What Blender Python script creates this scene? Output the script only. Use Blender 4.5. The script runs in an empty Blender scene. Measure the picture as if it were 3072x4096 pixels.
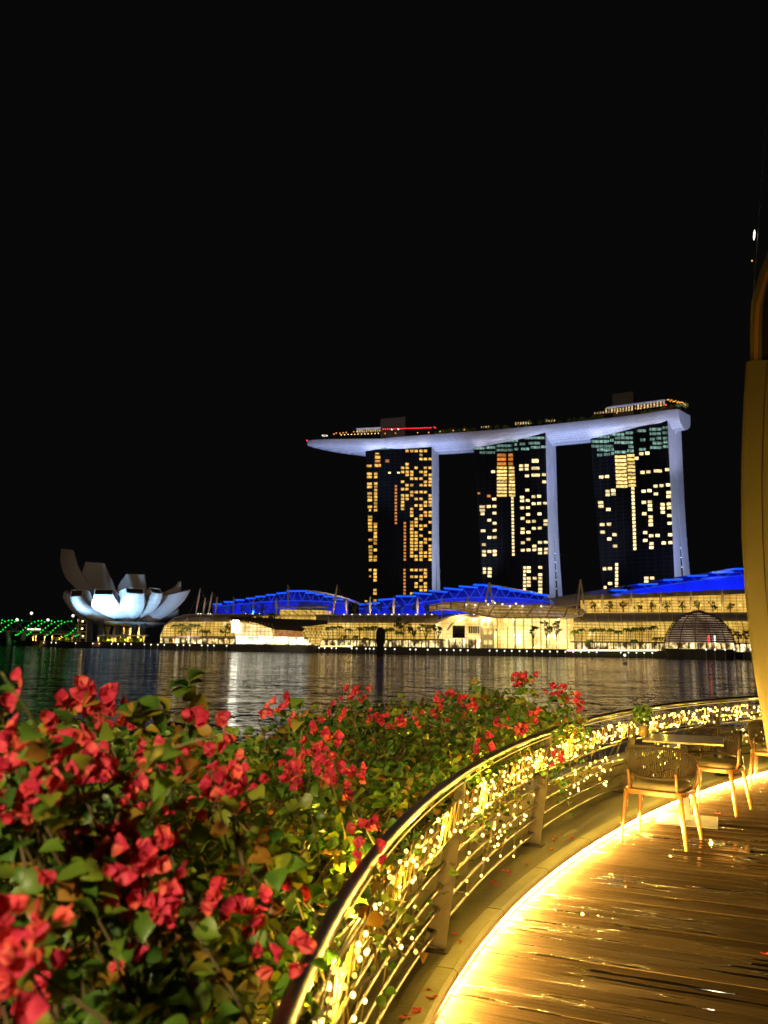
import bpy, math, random
import numpy as np
from mathutils import Vector
R_ = math.radians
random.seed(7); np.random.seed(7)
S = bpy.context.scene
# ------------------------------------------------------------------ camera
F, CX, CY = 3315., 1536., 2048.
PITCH, ROLL = R_(9.05), R_(.85)
CZ = 6.2                      # eye above the water
DK = CZ - 1.65                # terrace deck level
cam_d = bpy.data.cameras.new('camera'); cam = bpy.data.objects.new('camera', cam_d)
S.collection.objects.link(cam); S.camera = cam
cam_d.sensor_fit = 'VERTICAL'; cam_d.sensor_height = 17.3; cam_d.lens = F / 4096 * 17.3
cam_d.clip_start = .05; cam_d.clip_end = 6000
cam.location = (0, 0, CZ)
from mathutils import Matrix
cam.rotation_euler = (Matrix.Rotation(R_(90) + PITCH, 4, 'X') @ Matrix.Rotation(ROLL, 4, 'Z')).to_euler()
cam_d.dof.use_dof = True; cam_d.dof.focus_distance = 7.; cam_d.dof.aperture_fstop = 1.75
# ------------------------------------------------------------------ world: night
W = bpy.data.worlds.new('World'); S.world = W; W.use_nodes = True
nt = W.node_tree; bg = nt.nodes['Background']
sky = nt.nodes.new('ShaderNodeTexSky'); sky.sky_type = 'NISHITA'; sky.sun_disc = False
sky.sun_elevation = R_(-8); sky.sun_rotation = R_(200)
glow = nt.nodes.new('ShaderNodeMix'); glow.data_type = 'RGBA'; glow.blend_type = 'ADD'; glow.inputs[0].default_value = 1   # faint city sky glow
nt.links.new(sky.outputs[0], glow.inputs[6]); glow.inputs[7].default_value = (.045, .045, .047, 1)
nt.links.new(glow.outputs[2], bg.inputs[0]); bg.inputs[1].default_value = .05
S.view_settings.view_transform = 'Standard'; S.view_settings.look = 'None'
S.view_settings.exposure = 0; S.view_settings.gamma = 1
c = S.cycles if hasattr(S, 'cycles') else None
S.render.engine = 'CYCLES'
c = S.cycles
c.use_denoising = True; c.use_light_tree = True
c.max_bounces = 6; c.diffuse_bounces = 3; c.glossy_bounces = 4; c.transmission_bounces = 4; c.transparent_max_bounces = 8
c.sample_clamp_indirect = 4; c.caustics_reflective = False; c.caustics_refractive = False; c.blur_glossy = .5

def spot(loc, tgt, watt, col, ang=60, blend=.6, rad=.3, name='floodlight'):
    l = bpy.data.lights.new(name, 'SPOT'); l.energy = watt; l.color = col
    l.spot_size = R_(ang); l.spot_blend = blend; l.shadow_soft_size = rad
    o = bpy.data.objects.new(name, l); S.collection.objects.link(o); o.location = loc
    o.rotation_euler = (Vector(tgt) - Vector(loc)).to_track_quat('-Z', 'Y').to_euler()
    return o
def point(loc, watt, col, rad=.01, name='lamp'):
    if loc[1] > 100: return spot((loc[0], loc[1], loc[2]), (loc[0], loc[1] + 10, loc[2] + 2), watt, col, 165, .5, rad, name)   # far lamps: cone aimed away, shaped to keep their streaks off the water
    l = bpy.data.lights.new(name, 'POINT'); l.energy = watt; l.color = col; l.shadow_soft_size = rad
    o = bpy.data.objects.new(name, l); S.collection.objects.link(o); o.location = loc
    return o
# ------------------------------------------------------------------ reading the survey: photo direction + distance -> point in the place
def ray(px, py):
    x = (px - CX) / F; y = -(py - CY) / F
    cs, sn = math.cos(ROLL), math.sin(ROLL)
    xr = x * cs - y * sn; yr = x * sn + y * cs
    return np.array([xr, math.cos(PITCH) - yr * math.sin(PITCH), yr * math.cos(PITCH) + math.sin(PITCH)])
def atz(px, py, z):
    d = ray(px, py); t = (z - CZ) / d[2]; return np.array([d[0] * t, d[1] * t, z])
def at(px, py, Y):
    d = ray(px, py); t = Y / d[1]; return np.array([d[0] * t, Y, CZ + d[2] * t])
def XY(px, Y): p = at(px, 2580, Y); return p[0], Y
def onplane(px, py, p0, n):
    d = ray(px, py); o = np.array([0, 0, CZ]); t = np.dot(np.array(p0) - o, n) / np.dot(d, n); return o + d * t
# ------------------------------------------------------------------ mesh + object helpers
ORG = {}
class MB:
    def __init__(s): s.v = []; s.f = []
    def vert(s, p): s.v.append((float(p[0]), float(p[1]), float(p[2]))); return len(s.v) - 1
    def poly(s, pts):
        i = [s.vert(p) for p in pts]; s.f.append(tuple(i)); return s
    def hexa(s, a, b):            # a: 4 bottom points, b: 4 top points
        i = len(s.v)
        for p in list(a) + list(b): s.vert(p)
        for q in ((3, 2, 1, 0), (4, 5, 6, 7), (0, 1, 5, 4), (1, 2, 6, 5), (2, 3, 7, 6), (3, 0, 4, 7)): s.f.append(tuple(i + k for k in q))
        return s
    def box(s, c, d, rz=0):
        x, y, z = c; a, b, h = d[0] / 2, d[1] / 2, d[2] / 2; cs, sn = math.cos(rz), math.sin(rz)
        q = [(-a, -b), (a, -b), (a, b), (-a, b)]
        q = [(x + u * cs - w * sn, y + u * sn + w * cs) for u, w in q]
        return s.hexa([(u, w, z - h) for u, w in q], [(u, w, z + h) for u, w in q])
    def prism(s, pts, off):       # polygon extruded by vector
        n = len(pts); i = len(s.v); off = np.array(off, float)
        for p in pts: s.vert(p)
        for p in pts: s.vert(np.array(p, float) + off)
        s.f.append(tuple(range(i, i + n))); s.f.append(tuple(range(i + 2 * n - 1, i + n - 1, -1)))
        for k in range(n): s.f.append((i + k, i + n + k, i + n + (k + 1) % n, i + (k + 1) % n))
        return s
    def tube(s, pts, r, n=6, caps=True):
        pts = [np.array(p, float) for p in pts]; m = len(pts)
        rr = r if hasattr(r, '__len__') else [r] * m
        i0 = len(s.v); up = None
        for k in range(m):
            t = pts[min(k + 1, m - 1)] - pts[max(k - 1, 0)]; t = t / (np.linalg.norm(t) + 1e-12)
            if up is None:
                up = np.array([0, 0, 1.]) if abs(t[2]) < .9 else np.array([1., 0, 0])
            a = np.cross(t, up); a /= np.linalg.norm(a) + 1e-12; b = np.cross(a, t); up = b
            for j in range(n):
                w = 2 * math.pi * j / n; s.vert(pts[k] + (a * math.cos(w) + b * math.sin(w)) * rr[k])
        for k in range(m - 1):
            for j in range(n):
                s.f.append((i0 + k * n + j, i0 + k * n + (j + 1) % n, i0 + (k + 1) * n + (j + 1) % n, i0 + (k + 1) * n + j))
        if caps:
            s.f.append(tuple(i0 + j for j in range(n - 1, -1, -1))); s.f.append(tuple(i0 + (m - 1) * n + j for j in range(n)))
        return s
    def grid(s, P, closeu=False):  # P[i][j] points
        n, m = len(P), len(P[0]); i0 = len(s.v)
        for r in P:
            for p in r: s.vert(p)
        for a in range(n - (0 if closeu else 1)):
            for b in range(m - 1):
                a2 = (a + 1) % n
                s.f.append((i0 + a * m + b, i0 + a2 * m + b, i0 + a2 * m + b + 1, i0 + a * m + b + 1))
        return s
    def lathe(s, c, prof, n=16):  # prof: (r,z)
        P = [[(c[0] + r * math.cos(2 * math.pi * k / n), c[1] + r * math.sin(2 * math.pi * k / n), c[2] + z) for r, z in prof] for k in range(n)]
        return s.grid(P, True)
    def ball(s, c, r, n=8, m=5, sq=1):
        return s.lathe(c, [(max(1e-4, r * math.sin(math.pi * k / m)), -r * sq * math.cos(math.pi * k / m)) for k in range(m + 1)], n)
    def build(s, name, mat, parent=None, smooth=False, bevel=0):
        o0 = ORG.get(parent.name, (0, 0, 0)) if parent else (0, 0, 0)
        me = bpy.data.meshes.new(name)
        me.from_pydata([(a - o0[0], b - o0[1], q - o0[2]) for a, b, q in s.v], [], s.f); me.update()
        me.materials.append(mat)
        if smooth: me.polygons.foreach_set('use_smooth', [True] * len(me.polygons))
        o = bpy.data.objects.new(name, me); S.collection.objects.link(o)
        if parent: o.parent = parent; ORG[o.name] = o0
        if bevel:
            b = o.modifiers.new('bevel', 'BEVEL'); b.width = bevel; b.segments = 2; b.limit_method = 'ANGLE'
        return o
def npmesh(name, V, Fq, mat, parent=None, smooth=False):
    o0 = np.array(ORG.get(parent.name, (0, 0, 0)) if parent else (0, 0, 0))
    me = bpy.data.meshes.new(name); V = (V - o0).astype(np.float32); n = len(Fq); k = Fq.shape[1]
    me.vertices.add(len(V)); me.vertices.foreach_set('co', V.ravel())
    me.loops.add(n * k); me.loops.foreach_set('vertex_index', Fq.ravel().astype(np.int32))
    me.polygons.add(n); me.polygons.foreach_set('loop_start', np.arange(0, n * k, k, dtype=np.int32))
    me.update(calc_edges=True); me.validate()
    if smooth: me.polygons.foreach_set('use_smooth', [True] * len(me.polygons))
    me.materials.append(mat)
    o = bpy.data.objects.new(name, me); S.collection.objects.link(o)
    if parent: o.parent = parent; ORG[o.name] = tuple(o0)
    return o
def tag(o, label=None, cat=None, group=None, kind=None):
    if label: o['label'] = label
    if cat: o['category'] = cat
    if group: o['group'] = group
    if kind: o['kind'] = kind
    return o
def thing(name, label, cat, loc=(0, 0, 0), group=None):
    o = bpy.data.objects.new(name, None); S.collection.objects.link(o); o.location = loc
    o.empty_display_size = .1
    tag(o, label, cat, group); ORG[o.name] = tuple(float(q) for q in loc); return o
def copy_tree(o, parent=None):
    q = o.copy(); S.collection.objects.link(q); q.parent = parent
    for ch in o.children: copy_tree(ch, q)
    return q
# ------------------------------------------------------------------ materials
def mat(name, base, rough=.6, metal=0, var=0, vscale=3, bump=0, bscale=20, coat=0, spec=.5, trans=0):
    m = bpy.data.materials.new(name); m.use_nodes = True; t = m.node_tree; p = t.nodes['Principled BSDF']
    p.inputs['Base Color'].default_value = (*base, 1); p.inputs['Roughness'].default_value = rough
    p.inputs['Metallic'].default_value = metal; p.inputs['Coat Weight'].default_value = coat
    p.inputs['Specular IOR Level'].default_value = spec
    tc = t.nodes.new('ShaderNodeTexCoord')
    if var:
        n = t.nodes.new('ShaderNodeTexNoise'); n.inputs['Scale'].default_value = vscale; n.inputs['Detail'].default_value = 5
        r = t.nodes.new('ShaderNodeValToRGB'); r.color_ramp.elements[0].position = .3; r.color_ramp.elements[1].position = .7
        r.color_ramp.elements[0].color = (*[q * (1 - var) for q in base], 1); r.color_ramp.elements[1].color = (*[min(1, q * (1 + var)) for q in base], 1)
        t.links.new(tc.outputs['Object'], n.inputs['Vector']); t.links.new(n.outputs[0], r.inputs[0]); t.links.new(r.outputs[0], p.inputs['Base Color'])
        mr = t.nodes.new('ShaderNodeMapRange'); mr.inputs[3].default_value = max(.02, rough - .12); mr.inputs[4].default_value = min(1, rough + .12)
        t.links.new(n.outputs[0], mr.inputs[0]); t.links.new(mr.outputs[0], p.inputs['Roughness'])
    if bump:
        n2 = t.nodes.new('ShaderNodeTexNoise'); n2.inputs['Scale'].default_value = bscale; n2.inputs['Detail'].default_value = 4
        b = t.nodes.new('ShaderNodeBump'); b.inputs['Strength'].default_value = bump; b.inputs['Distance'].default_value = .02
        t.links.new(tc.outputs['Object'], n2.inputs['Vector']); t.links.new(n2.outputs[0], b.inputs['Height']); t.links.new(b.outputs[0], p.inputs['Normal'])
    return m
def emis(name, col, strength, sample=True, base=(.02, .02, .02)):
    m = bpy.data.materials.new(name); m.use_nodes = True; p = m.node_tree.nodes['Principled BSDF']
    p.inputs['Base Color'].default_value = (*base, 1)
    p.inputs['Emission Color'].default_value = (*col, 1); p.inputs['Emission Strength'].default_value = strength
    if not sample: m.cycles.emission_sampling = 'NONE'
    return m
def litglass(name, c1, c2, s1, s2, nscale=.12, bw=3., bh=2.2, mort=.16, line=(.06, .03, .005), zs=1., hot=None, rough=.2, lo=.35, hi=.7, vary=0):
    """window wall of a lit interior: rooms of uneven brightness behind mullions"""
    m = bpy.data.materials.new(name); m.use_nodes = True; t = m.node_tree; p = t.nodes['Principled BSDF']; L = t.links
    p.inputs['Base Color'].default_value = (.03, .03, .03, 1); p.inputs['Roughness'].default_value = rough
    g = t.nodes.new('ShaderNodeNewGeometry'); sp = t.nodes.new('ShaderNodeSeparateXYZ'); L.new(g.outputs['Position'], sp.inputs[0])
    cb = t.nodes.new('ShaderNodeCombineXYZ'); L.new(sp.outputs[0], cb.inputs[0]); L.new(sp.outputs[2], cb.inputs[1])
    n = t.nodes.new('ShaderNodeTexNoise'); n.inputs['Scale'].default_value = nscale; n.inputs['Detail'].default_value = 6; n.inputs['Roughness'].default_value = .65
    mp = t.nodes.new('ShaderNodeMapping'); mp.inputs['Scale'].default_value = (1, zs, 1); L.new(cb.outputs[0], mp.inputs[0]); L.new(mp.outputs[0], n.inputs['Vector'])
    r = t.nodes.new('ShaderNodeValToRGB'); e = r.color_ramp.elements; e[0].position = lo; e[1].position = hi
    e[0].color = (*[q * s1 for q in c1], 1); e[1].color = (*[q * s2 for q in c2], 1)
    if hot: k = e.new(min(.99, hi + .12)); k.color = (*hot, 1)
    L.new(n.outputs[0], r.inputs[0])
    b = t.nodes.new('ShaderNodeTexBrick'); b.offset = 0; b.inputs['Scale'].default_value = 1; b.inputs['Brick Width'].default_value = bw; b.inputs['Row Height'].default_value = bh
    b.inputs['Mortar Size'].default_value = mort; b.inputs['Mortar Smooth'].default_value = .3
    L.new(cb.outputs[0], b.inputs['Vector']); L.new(r.outputs[0], b.inputs['Color1']); L.new(r.outputs[0], b.inputs['Color2']); b.inputs['Mortar'].default_value = (*line, 1)
    L.new(b.outputs[0], p.inputs['Emission Color']); p.inputs['Emission Strength'].default_value = 1
    if vary:
        oi = t.nodes.new('ShaderNodeObjectInfo'); mr = t.nodes.new('ShaderNodeMapRange'); mr.inputs[3].default_value = 1 - vary; mr.inputs[4].default_value = 1 + vary * .5; L.new(oi.outputs['Random'], mr.inputs[0]); L.new(mr.outputs[0], p.inputs['Emission Strength'])
    return m
def panelled(name, base, bw, bh, mort, dark, rough=.45, off=.5):
    m = mat(name, base, rough); t = m.node_tree; L = t.links; p = t.nodes['Principled BSDF']
    g = t.nodes.new('ShaderNodeNewGeometry'); sp = t.nodes.new('ShaderNodeSeparateXYZ'); L.new(g.outputs['Position'], sp.inputs[0])
    cb = t.nodes.new('ShaderNodeCombineXYZ'); L.new(sp.outputs[0], cb.inputs[0]); L.new(sp.outputs[2], cb.inputs[1])
    b = t.nodes.new('ShaderNodeTexBrick'); b.offset = off; b.inputs['Scale'].default_value = 1; b.inputs['Brick Width'].default_value = bw; b.inputs['Row Height'].default_value = bh
    b.inputs['Mortar Size'].default_value = mort; L.new(cb.outputs[0], b.inputs['Vector'])
    b.inputs['Color1'].default_value = (*base, 1); b.inputs['Color2'].default_value = (*[q * .86 for q in base], 1); b.inputs['Mortar'].default_value = (*dark, 1)
    L.new(b.outputs[0], p.inputs['Base Color']); return m
M = {}
M['hull'] = panelled('white_hull_panels', (.62, .62, .62), 3.2, 1.5, .12, (.3, .3, .32))
M['slab'] = mat('pale_concrete', (.55, .55, .56), .7, var=.08, vscale=.1)
M['glassdark'] = panelled('dark_curtain_glass', (.0035, .0035, .0035), 5.2, 3.55, .22, (.011, .011, .010), .5, 0)
M['glassdark'].node_tree.nodes['Principled BSDF'].inputs['Specular IOR Level'].default_value = .06
M['dark'] = mat('dark_stone', (.03, .03, .03), .8, var=.4, vscale=.3)
M['land'] = mat('promenade_stone', (.03, .028, .026), .8, var=.3, vscale=.2)
M['white'] = mat('white_cladding', (.7, .7, .7), .5, var=.05, vscale=.2)
M['cream'] = mat('cream_paint', (.6, .52, .38), .5)
M['roofgrey'] = mat('grey_metal_roof', (.3, .25, .2), .5, var=.2, vscale=.2)
M['roofdark'] = mat('dark_metal_roof', (.035, .025, .02), .4)
M['bluelit_skin'] = panelled('bluelit_roof_skin', (.07, .12, .6), 4, 40, .2, (.04, .07, .42), .6, 0)  # blue lamp light on the roofs put into the skin's base colour
M['led_blue'] = emis('blue_led_edge', (.008, .1, 1), 1.25)
M['truss_blue'] = emis('blue_emissive_truss', (.015, .07, 1), .8)  # truss tubes emit blue by themselves
M['wwarm'] = litglass('amber_lit_room', (1, .32, .02), (1, .6, .1), .55, 1.5, nscale=.45, bw=900, bh=900, mort=0, lo=.35, hi=.62, hot=(1.8, 1.4, .5), vary=.55)
M['worange'] = litglass('orange_lit_room', (1, .2, .02), (1, .42, .08), .5, 1., nscale=.5, bw=900, bh=900, mort=0, hot=(1.4, .9, .3), vary=.55)
M['wcream'] = litglass('cream_lit_room', (1, .55, .16), (1, .8, .4), 1.1, 2.0, nscale=.5, bw=900, bh=900, mort=0, lo=.38, hi=.55, vary=.55)
M['wgold'] = litglass('gold_lit_room', (.75, .3, .04), (1, .7, .22), .7, 1.8, nscale=.6, bw=900, bh=900, mort=0, lo=.38, hi=.55, vary=.55)
M['wgreen'] = litglass('greenish_lit_room', (.06, .16, .13), (.4, .7, .55), .5, 1.1, nscale=.35, bw=3.1, bh=90, mort=.3, line=(.02, .04, .035), hot=(1.2, 1.6, 1.5), vary=.55)
M['bulbwhite'] = emis('white_lamp_globe', (1, .93, .75), 2.2)
M['bulbwarm'] = emis('warm_lamp_globe', (1, .6, .18), 7)
M['red'] = emis('red_lamp', (1, .02, .03), 5)
M['green'] = emis('green_led', (.01, 1, .08), 2.)
M['amber'] = emis('amber_glow', (1, .4, .06), 2.2)
M['foliage_far'] = mat('far_tree_leaves', (.035, .06, .015), .8, var=.5, vscale=.8)
M['palm'] = mat('palm_fronds', (.2, .3, .05), .7, var=.3, vscale=.8)
M['trunk'] = mat('tree_bark', (.1, .075, .045), .9, var=.3, vscale=2)
M['steelfar'] = mat('painted_steel', (.3, .3, .3), .5)
# ------------------------------------------------------------------ setting: bay water, promenade
SH = [(-900, 900), (0, 761), (300, 635), (600, 592), (1000, 572), (1350, 535), (1700, 505), (2100, 508), (2400, 520), (2700, 519), (3072, 511), (3800, 505)]
def sh(px): return float(np.interp(px, [a for a, b in SH], [b for a, b in SH]))
def water_mat():
    m = bpy.data.materials.new('bay_water'); m.use_nodes = True; t = m.node_tree; L = t.links; p = t.nodes['Principled BSDF']
    p.inputs['Base Color'].default_value = (.004, .006, .01, 1); p.inputs['Roughness'].default_value = .1; p.inputs['IOR'].default_value = 1.33
    g = t.nodes.new('ShaderNodeNewGeometry')
    def nz(sc, stretch, det):
        mp = t.nodes.new('ShaderNodeMapping'); mp.inputs['Scale'].default_value = (sc * stretch, sc, sc); mp.inputs['Rotation'].default_value = (0, 0, R_(8))
        n = t.nodes.new('ShaderNodeTexNoise'); n.inputs['Scale'].default_value = 1; n.inputs['Detail'].default_value = det; n.inputs['Roughness'].default_value = .6
        L.new(g.outputs['Position'], mp.inputs[0]); L.new(mp.outputs[0], n.inputs['Vector']); return n
    n1, n2 = nz(3.4, .36, 3), nz(.45, .33, 3)
    def vm(op, x, y=None, v=None):
        q = t.nodes.new('ShaderNodeVectorMath'); q.operation = op; L.new(x, q.inputs[0])
        if y is not None: L.new(y, q.inputs[1])
        elif v is not None: q.inputs[1].default_value = v
        return q.outputs[0]
    s1 = vm('MULTIPLY', vm('SUBTRACT', n1.outputs[1], v=(.5, .5, .5)), v=(1.25, 3.2, 0)); s2 = vm('MULTIPLY', vm('SUBTRACT', n2.outputs[1], v=(.5, .5, .5)), v=(.5, 1.5, 0))
    L.new(vm('NORMALIZE', vm('ADD', vm('ADD', s1, s2), g.outputs['Normal'])), p.inputs['Normal']); return m
tag(MB().poly([(-2500, -60, 0), (2500, -60, 0), (2500, 2500, 0), (-2500, 2500, 0)]).build('water', water_mat()), kind='structure')
PZ = 4.6                       # level of the far promenade
b = MB(); pts = [XY(x, y) for x, y in SH]
for k in range(len(pts) - 1):
    (x0, y0), (x1, y1) = pts[k], pts[k + 1]; u0, u1 = 1 + 5 / y0, 1 + 5 / y1
    b.poly([(x0 * u0, y0 * u0, PZ), (x1 * u1, y1 * u1, PZ), (x1 * 2, 2300, PZ), (x0 * 2, 2300, PZ)])
    b.poly([(x0 * u0, y0 * u0, 1.1), (x1 * u1, y1 * u1, 1.1), (x1 * u1, y1 * u1, PZ), (x0 * u0, y0 * u0, PZ)])
    b.poly([(x0, y0, 1.1), (x1, y1, 1.1), (x1 * u1, y1 * u1, 1.1), (x0 * u0, y0 * u0, 1.1)])
    b.poly([(x0, y0, -1), (x1, y1, -1), (x1, y1, 1.1), (x0, y0, 1.1)])
tag(b.build('promenade', M['land']), kind='structure')
M['wgreenlamp'] = emis('pale_atrium_lamp', (.6, .9, 1), 3)
# ------------------------------------------------------------------ hotel towers
def T1win():
    c = {'c0': (797, 60), 'c1': (863, 38), 'c3': (1152, 38), 'c4': (1200, 38), 'c5': (1250, 38), 'c6': (1297, 38), 'c7': (1349, 38), 'c8': (1396, 38), 'c9': (1447, 38)}
    rows = {412: 'c4 c5 c6 c7 c8', 455: 'c7', 498: 'c7 c8 c9', 552: 'c4', 592: 'c3 c4 c6 c8 c9', 636: 'c3 c4 c5 c7 c8', 668: 'c4 c5 c8 c9', 708: 'c5 c6 c7 c9', 742: 'c3 c8 c9',
            778: 'c4 c5 c7 c8 c9', 820: 'c3 c4', 852: 'c5 c6 c7 c8', 888: 'c3 c4 c5 c9', 925: 'c3 c4 c6 c7 c9', 960: 'c3 c8 c9', 996: 'c3 c6 c7 c8 c9', 1032: 'c3 c5 c7', 1068: 'c5 c8 c9',
            1104: 'c5 c7 c8 c9', 1140: 'c6 c7', 1175: 'c5 c6 c9', 1212: 'c5 c6 c7 c8', 1248: 'c5 c7', 1285: 'c5 c6 c9', 1320: 'c5 c6 c7', 1357: 'c5 c6 c8 c9', 1393: 'c5 c6 c7 c8',
            1429: 'c5 c6 c7 c9', 1466: 'c5 c6 c7 c9', 1501: 'c5 c7 c8 c9', 1538: 'c5 c6 c7 c8 c9', 1575: 'c6 c7 c9', 1686: 'c5 c6 c7 c8', 1722: 'c8', 1758: 'c5 c6 c7 c8', 1795: 'c7',
            1830: 'c6 c8', 1866: 'c6 c7 c8', 1902: 'c7 c8', 1938: 'c5'}
    o = []
    for y, s in rows.items():
        for k in s.split(): o.append((c[k][0], y, c[k][1], 29, 'wwarm'))
    for y in (572, 656, 690, 764, 797, 867, 905, 938, 1010, 1118, 1152, 1188, 1224, 1260, 1365, 1437, 1472, 1508, 1545, 1580): o.append((795 + (y - 572) * .015, y, 60 - (y - 572) * .02, 29, 'wwarm'))
    for y in (656, 690, 760, 795, 830, 867, 902, 937, 972, 1008, 1045, 1192, 1222, 1258, 1294, 1330, 1365, 1401, 1472, 1545, 1580, 1688, 1724, 1759, 1795, 1902, 1938, 2012): o.append((865 - (y - 656) * .007, y, 38, 30, 'wwarm'))
    o += [(880, 440, 45, 18, 'wwarm'), (885, 478, 62, 34, 'wwarm'), (885, 520, 62, 30, 'worange'), (887, 567, 75, 36, 'wwarm'), (1012, 646, 30, 20, 'wcream'), (1108, 644, 30, 18, 'wcream'), (803, 1045, 25, 29, 'wwarm'),
          (805, 1686, 30, 28, 'wwarm'), (803, 1755, 20, 20, 'wwarm'), (762, 2020, 30, 20, 'wwarm'), (955, 384, 115, 24, 'wgreen'), (1200, 374, 150, 22, 'wgreen'), (988, 518, 45, 36, 'worange')]
    for k in range(12): o.append((1080, 790 + 35.8 * k, 26, 26, 'worange'))
    for k in range(12): o.append((1176, 1184 + 35.6 * k, 27, 26, 'worange'))
    for k in range(8): o.append((1173, 1686 + 36 * k, 27, 26, 'worange'))
    return [(1180 + x / 2.676, 1650 + y / 2.676, w / 2.676, h / 2.676, m) for x, y, w, h, m in o]
def T2win():
    o = []
    for x0, x1, y in ((470, 610, 345), (660, 930, 325), (990, 1240, 292), (880, 915, 368), (940, 1010, 362), (1045, 1180, 352), (670, 860, 383), (415, 540, 410), (550, 665, 402), (670, 865, 432), (880, 930, 420), (960, 1055, 418), (1070, 1180, 400), (1185, 1250, 395), (480, 665, 460)):
        o.append(((x0 + x1) / 2, y, x1 - x0, 32, 'wgreen'))
    for k, y in enumerate((490, 538, 590)): o.append((737, y, 105, 40, 'worange')); o.append((841, y, 60, 40, 'worange'))
    for k, y in enumerate((636, 677, 718, 757, 795, 835, 875, 913, 953)): o.append((740, y, 118, 31, 'wgold')); o.append((850 + k, y, 74 + k, 31, 'wgold'))
    for k in range(17): o.append((861 + k * .7, 985 + k * 40.4, 30, 33, 'wcream'))
    o.append((590, 960, 45, 33, 'worange')); o.append((475, 928, 32, 24, 'worange'))
    A = '640,680 962,612 1025,610 962,652 1025,650 1123,555,85,46 1127,640,95,38 1028,728 1128,720,98,38 1225,714 1228,797 1033,892 652,995 972,973 972,1015 1037,1010 1103,967 1168,962 1105,1048 1168,1045 1237,1042 515,1083,70 590,1080 655,1077 515,1125,70 518,1165 655,1155 973,1097 1040,1093 1042,1172 1172,1165 595,1238 657,1273 977,1217 1042,1253 1108,1250 1242,1244 1242,1286 525,1360,58 657,1355 980,1338 1108,1332 1176,1328 978,1380 1045,1376 597,1436 657,1434 1045,1457 533,1518 982,1497 1178,1493 1246,1490 1114,1535 535,1597 597,1597 658,1594 980,1583 1047,1580 1114,1578 1178,1573 1249,1570 535,1638 658,1634 1178,1615 1247,1612 540,1797,38 600,1797 540,1838,38 600,1837 598,1878 1048,1784 1048,1825 1048,1905 1048,1947 1048,1987 1117,1905 1181,1781 1181,1863 1181,1904 1181,1945 1181,1985 1181,2030 1181,2066'
    for s in A.split():
        q = [float(v) for v in s.split(',')]; o.append((q[0], q[1], q[2] if len(q) > 2 else 50, q[3] if len(q) > 3 else 34, 'wcream'))
    for k in range(7): o.append((1001, 1784 + 41.5 * k, 33, 34, 'wcream'))
    return [(1750 + x / 2.873, 1650 + y / 2.873, w / 2.873, h / 2.873, m) for x, y, w, h, m in o]
def T3win():
    o = []
    for x0, x1, y in ((345, 480, 500), (485, 630, 476), (640, 718, 462), (290, 475, 548), (480, 520, 536), (530, 720, 512), (290, 520, 597), (525, 720, 560), (350, 490, 635), (495, 523, 630), (670, 725, 602), (350, 407, 687), (415, 487, 680), (495, 525, 670), (530, 650, 657), (655, 728, 645), (760, 850, 440), (880, 1010, 425), (1015, 1070, 410), (885, 1005, 470), (1015, 1070, 460), (790, 845, 533), (885, 940, 525), (945, 1012, 517), (1018, 1070, 515), (775, 850, 630), (890, 1015, 610), (1020, 1080, 600), (915, 1015, 565), (1025, 1070, 553)):
        o.append(((x0 + x1) / 2, y, x1 - x0, 32, 'wgreen'))
    for x, y, w in ((435, 437, 45), (502, 430, 38), (620, 410, 165), (370, 446, 50)): o.append((x, y, w, 26, 'worange'))
    for k in range(9): o.append((590 + 1.8 * k, 705 + 37.5 * k, 118, 30, 'wgold')); o.append((694 + 1.8 * k, 692 + 37.7 * k, 78, 30, 'wgold'))
    for k in range(17): o.append((715 + k * 1.35, 1028 + k * 38.2, 33, 32, 'wcream'))
    for k in range(7): o.append((551, 1800 + k * 38, 33, 32, 'wcream'))
    A = '802,675 863,668 753,720,42 814,863 873,858 970,848,85 1065,835 395,910 453,905 946,1003 1007,998 1074,990 460,1055 517,1047 460,1090 518,1083 825,1055 885,1048 950,1082 1080,1068 1079,1108 388,1170,60 392,1208,60 828,1168 888,1163 890,1200 892,1240 467,1240 832,1283 1018,1190 1082,1184 1018,1228 1085,1223 1020,1268 1088,1302 896,1317 897,1356 898,1395 404,1394,55 473,1390 1090,1380 408,1470,52 841,1475 530,1497 476,1540 902,1508 967,1505 1095,1497 842,1555 905,1587 1030,1580 1098,1577 535,1612 905,1627 427,1843,36 482,1841 484,1993 433,2033,30 853,1938 912,1938 853,1972,50,24'
    for s in A.split():
        q = [float(v) for v in s.split(',')]; o.append((q[0], q[1], q[2] if len(q) > 2 else 48, q[3] if len(q) > 3 else 34, 'wcream'))
    return [(2250 + x / 2.542, 1550 + y / 2.542, w / 2.542, h / 2.542, m) for x, y, w, h, m in o]
TW = [  # FR top px,py,Y | heading | FL top | FL bottom | FR bottom | side split px, side right px | windows | label
    ((1729, 1775, 782), 19.5, (1462, 1790), (1480, 2440), (1730, 2440), 1743, 1755, T1win, 'left hotel tower with orange lit windows and pale right edge'),
    ((2184, 1742, 737), 31., (1894, 1790), (1937, 2440), (2202, 2440), 2206, 2222, T2win, 'middle hotel tower with a gold block of rooms near its top'),
    ((2672, 1690, 684), 40., (2360, 1735), (2414, 2440), (2706, 2440), 2697, 2723, T3win, 'right hotel tower with greenish upper floors and a splayed pale leg')]
towers = []
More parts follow.
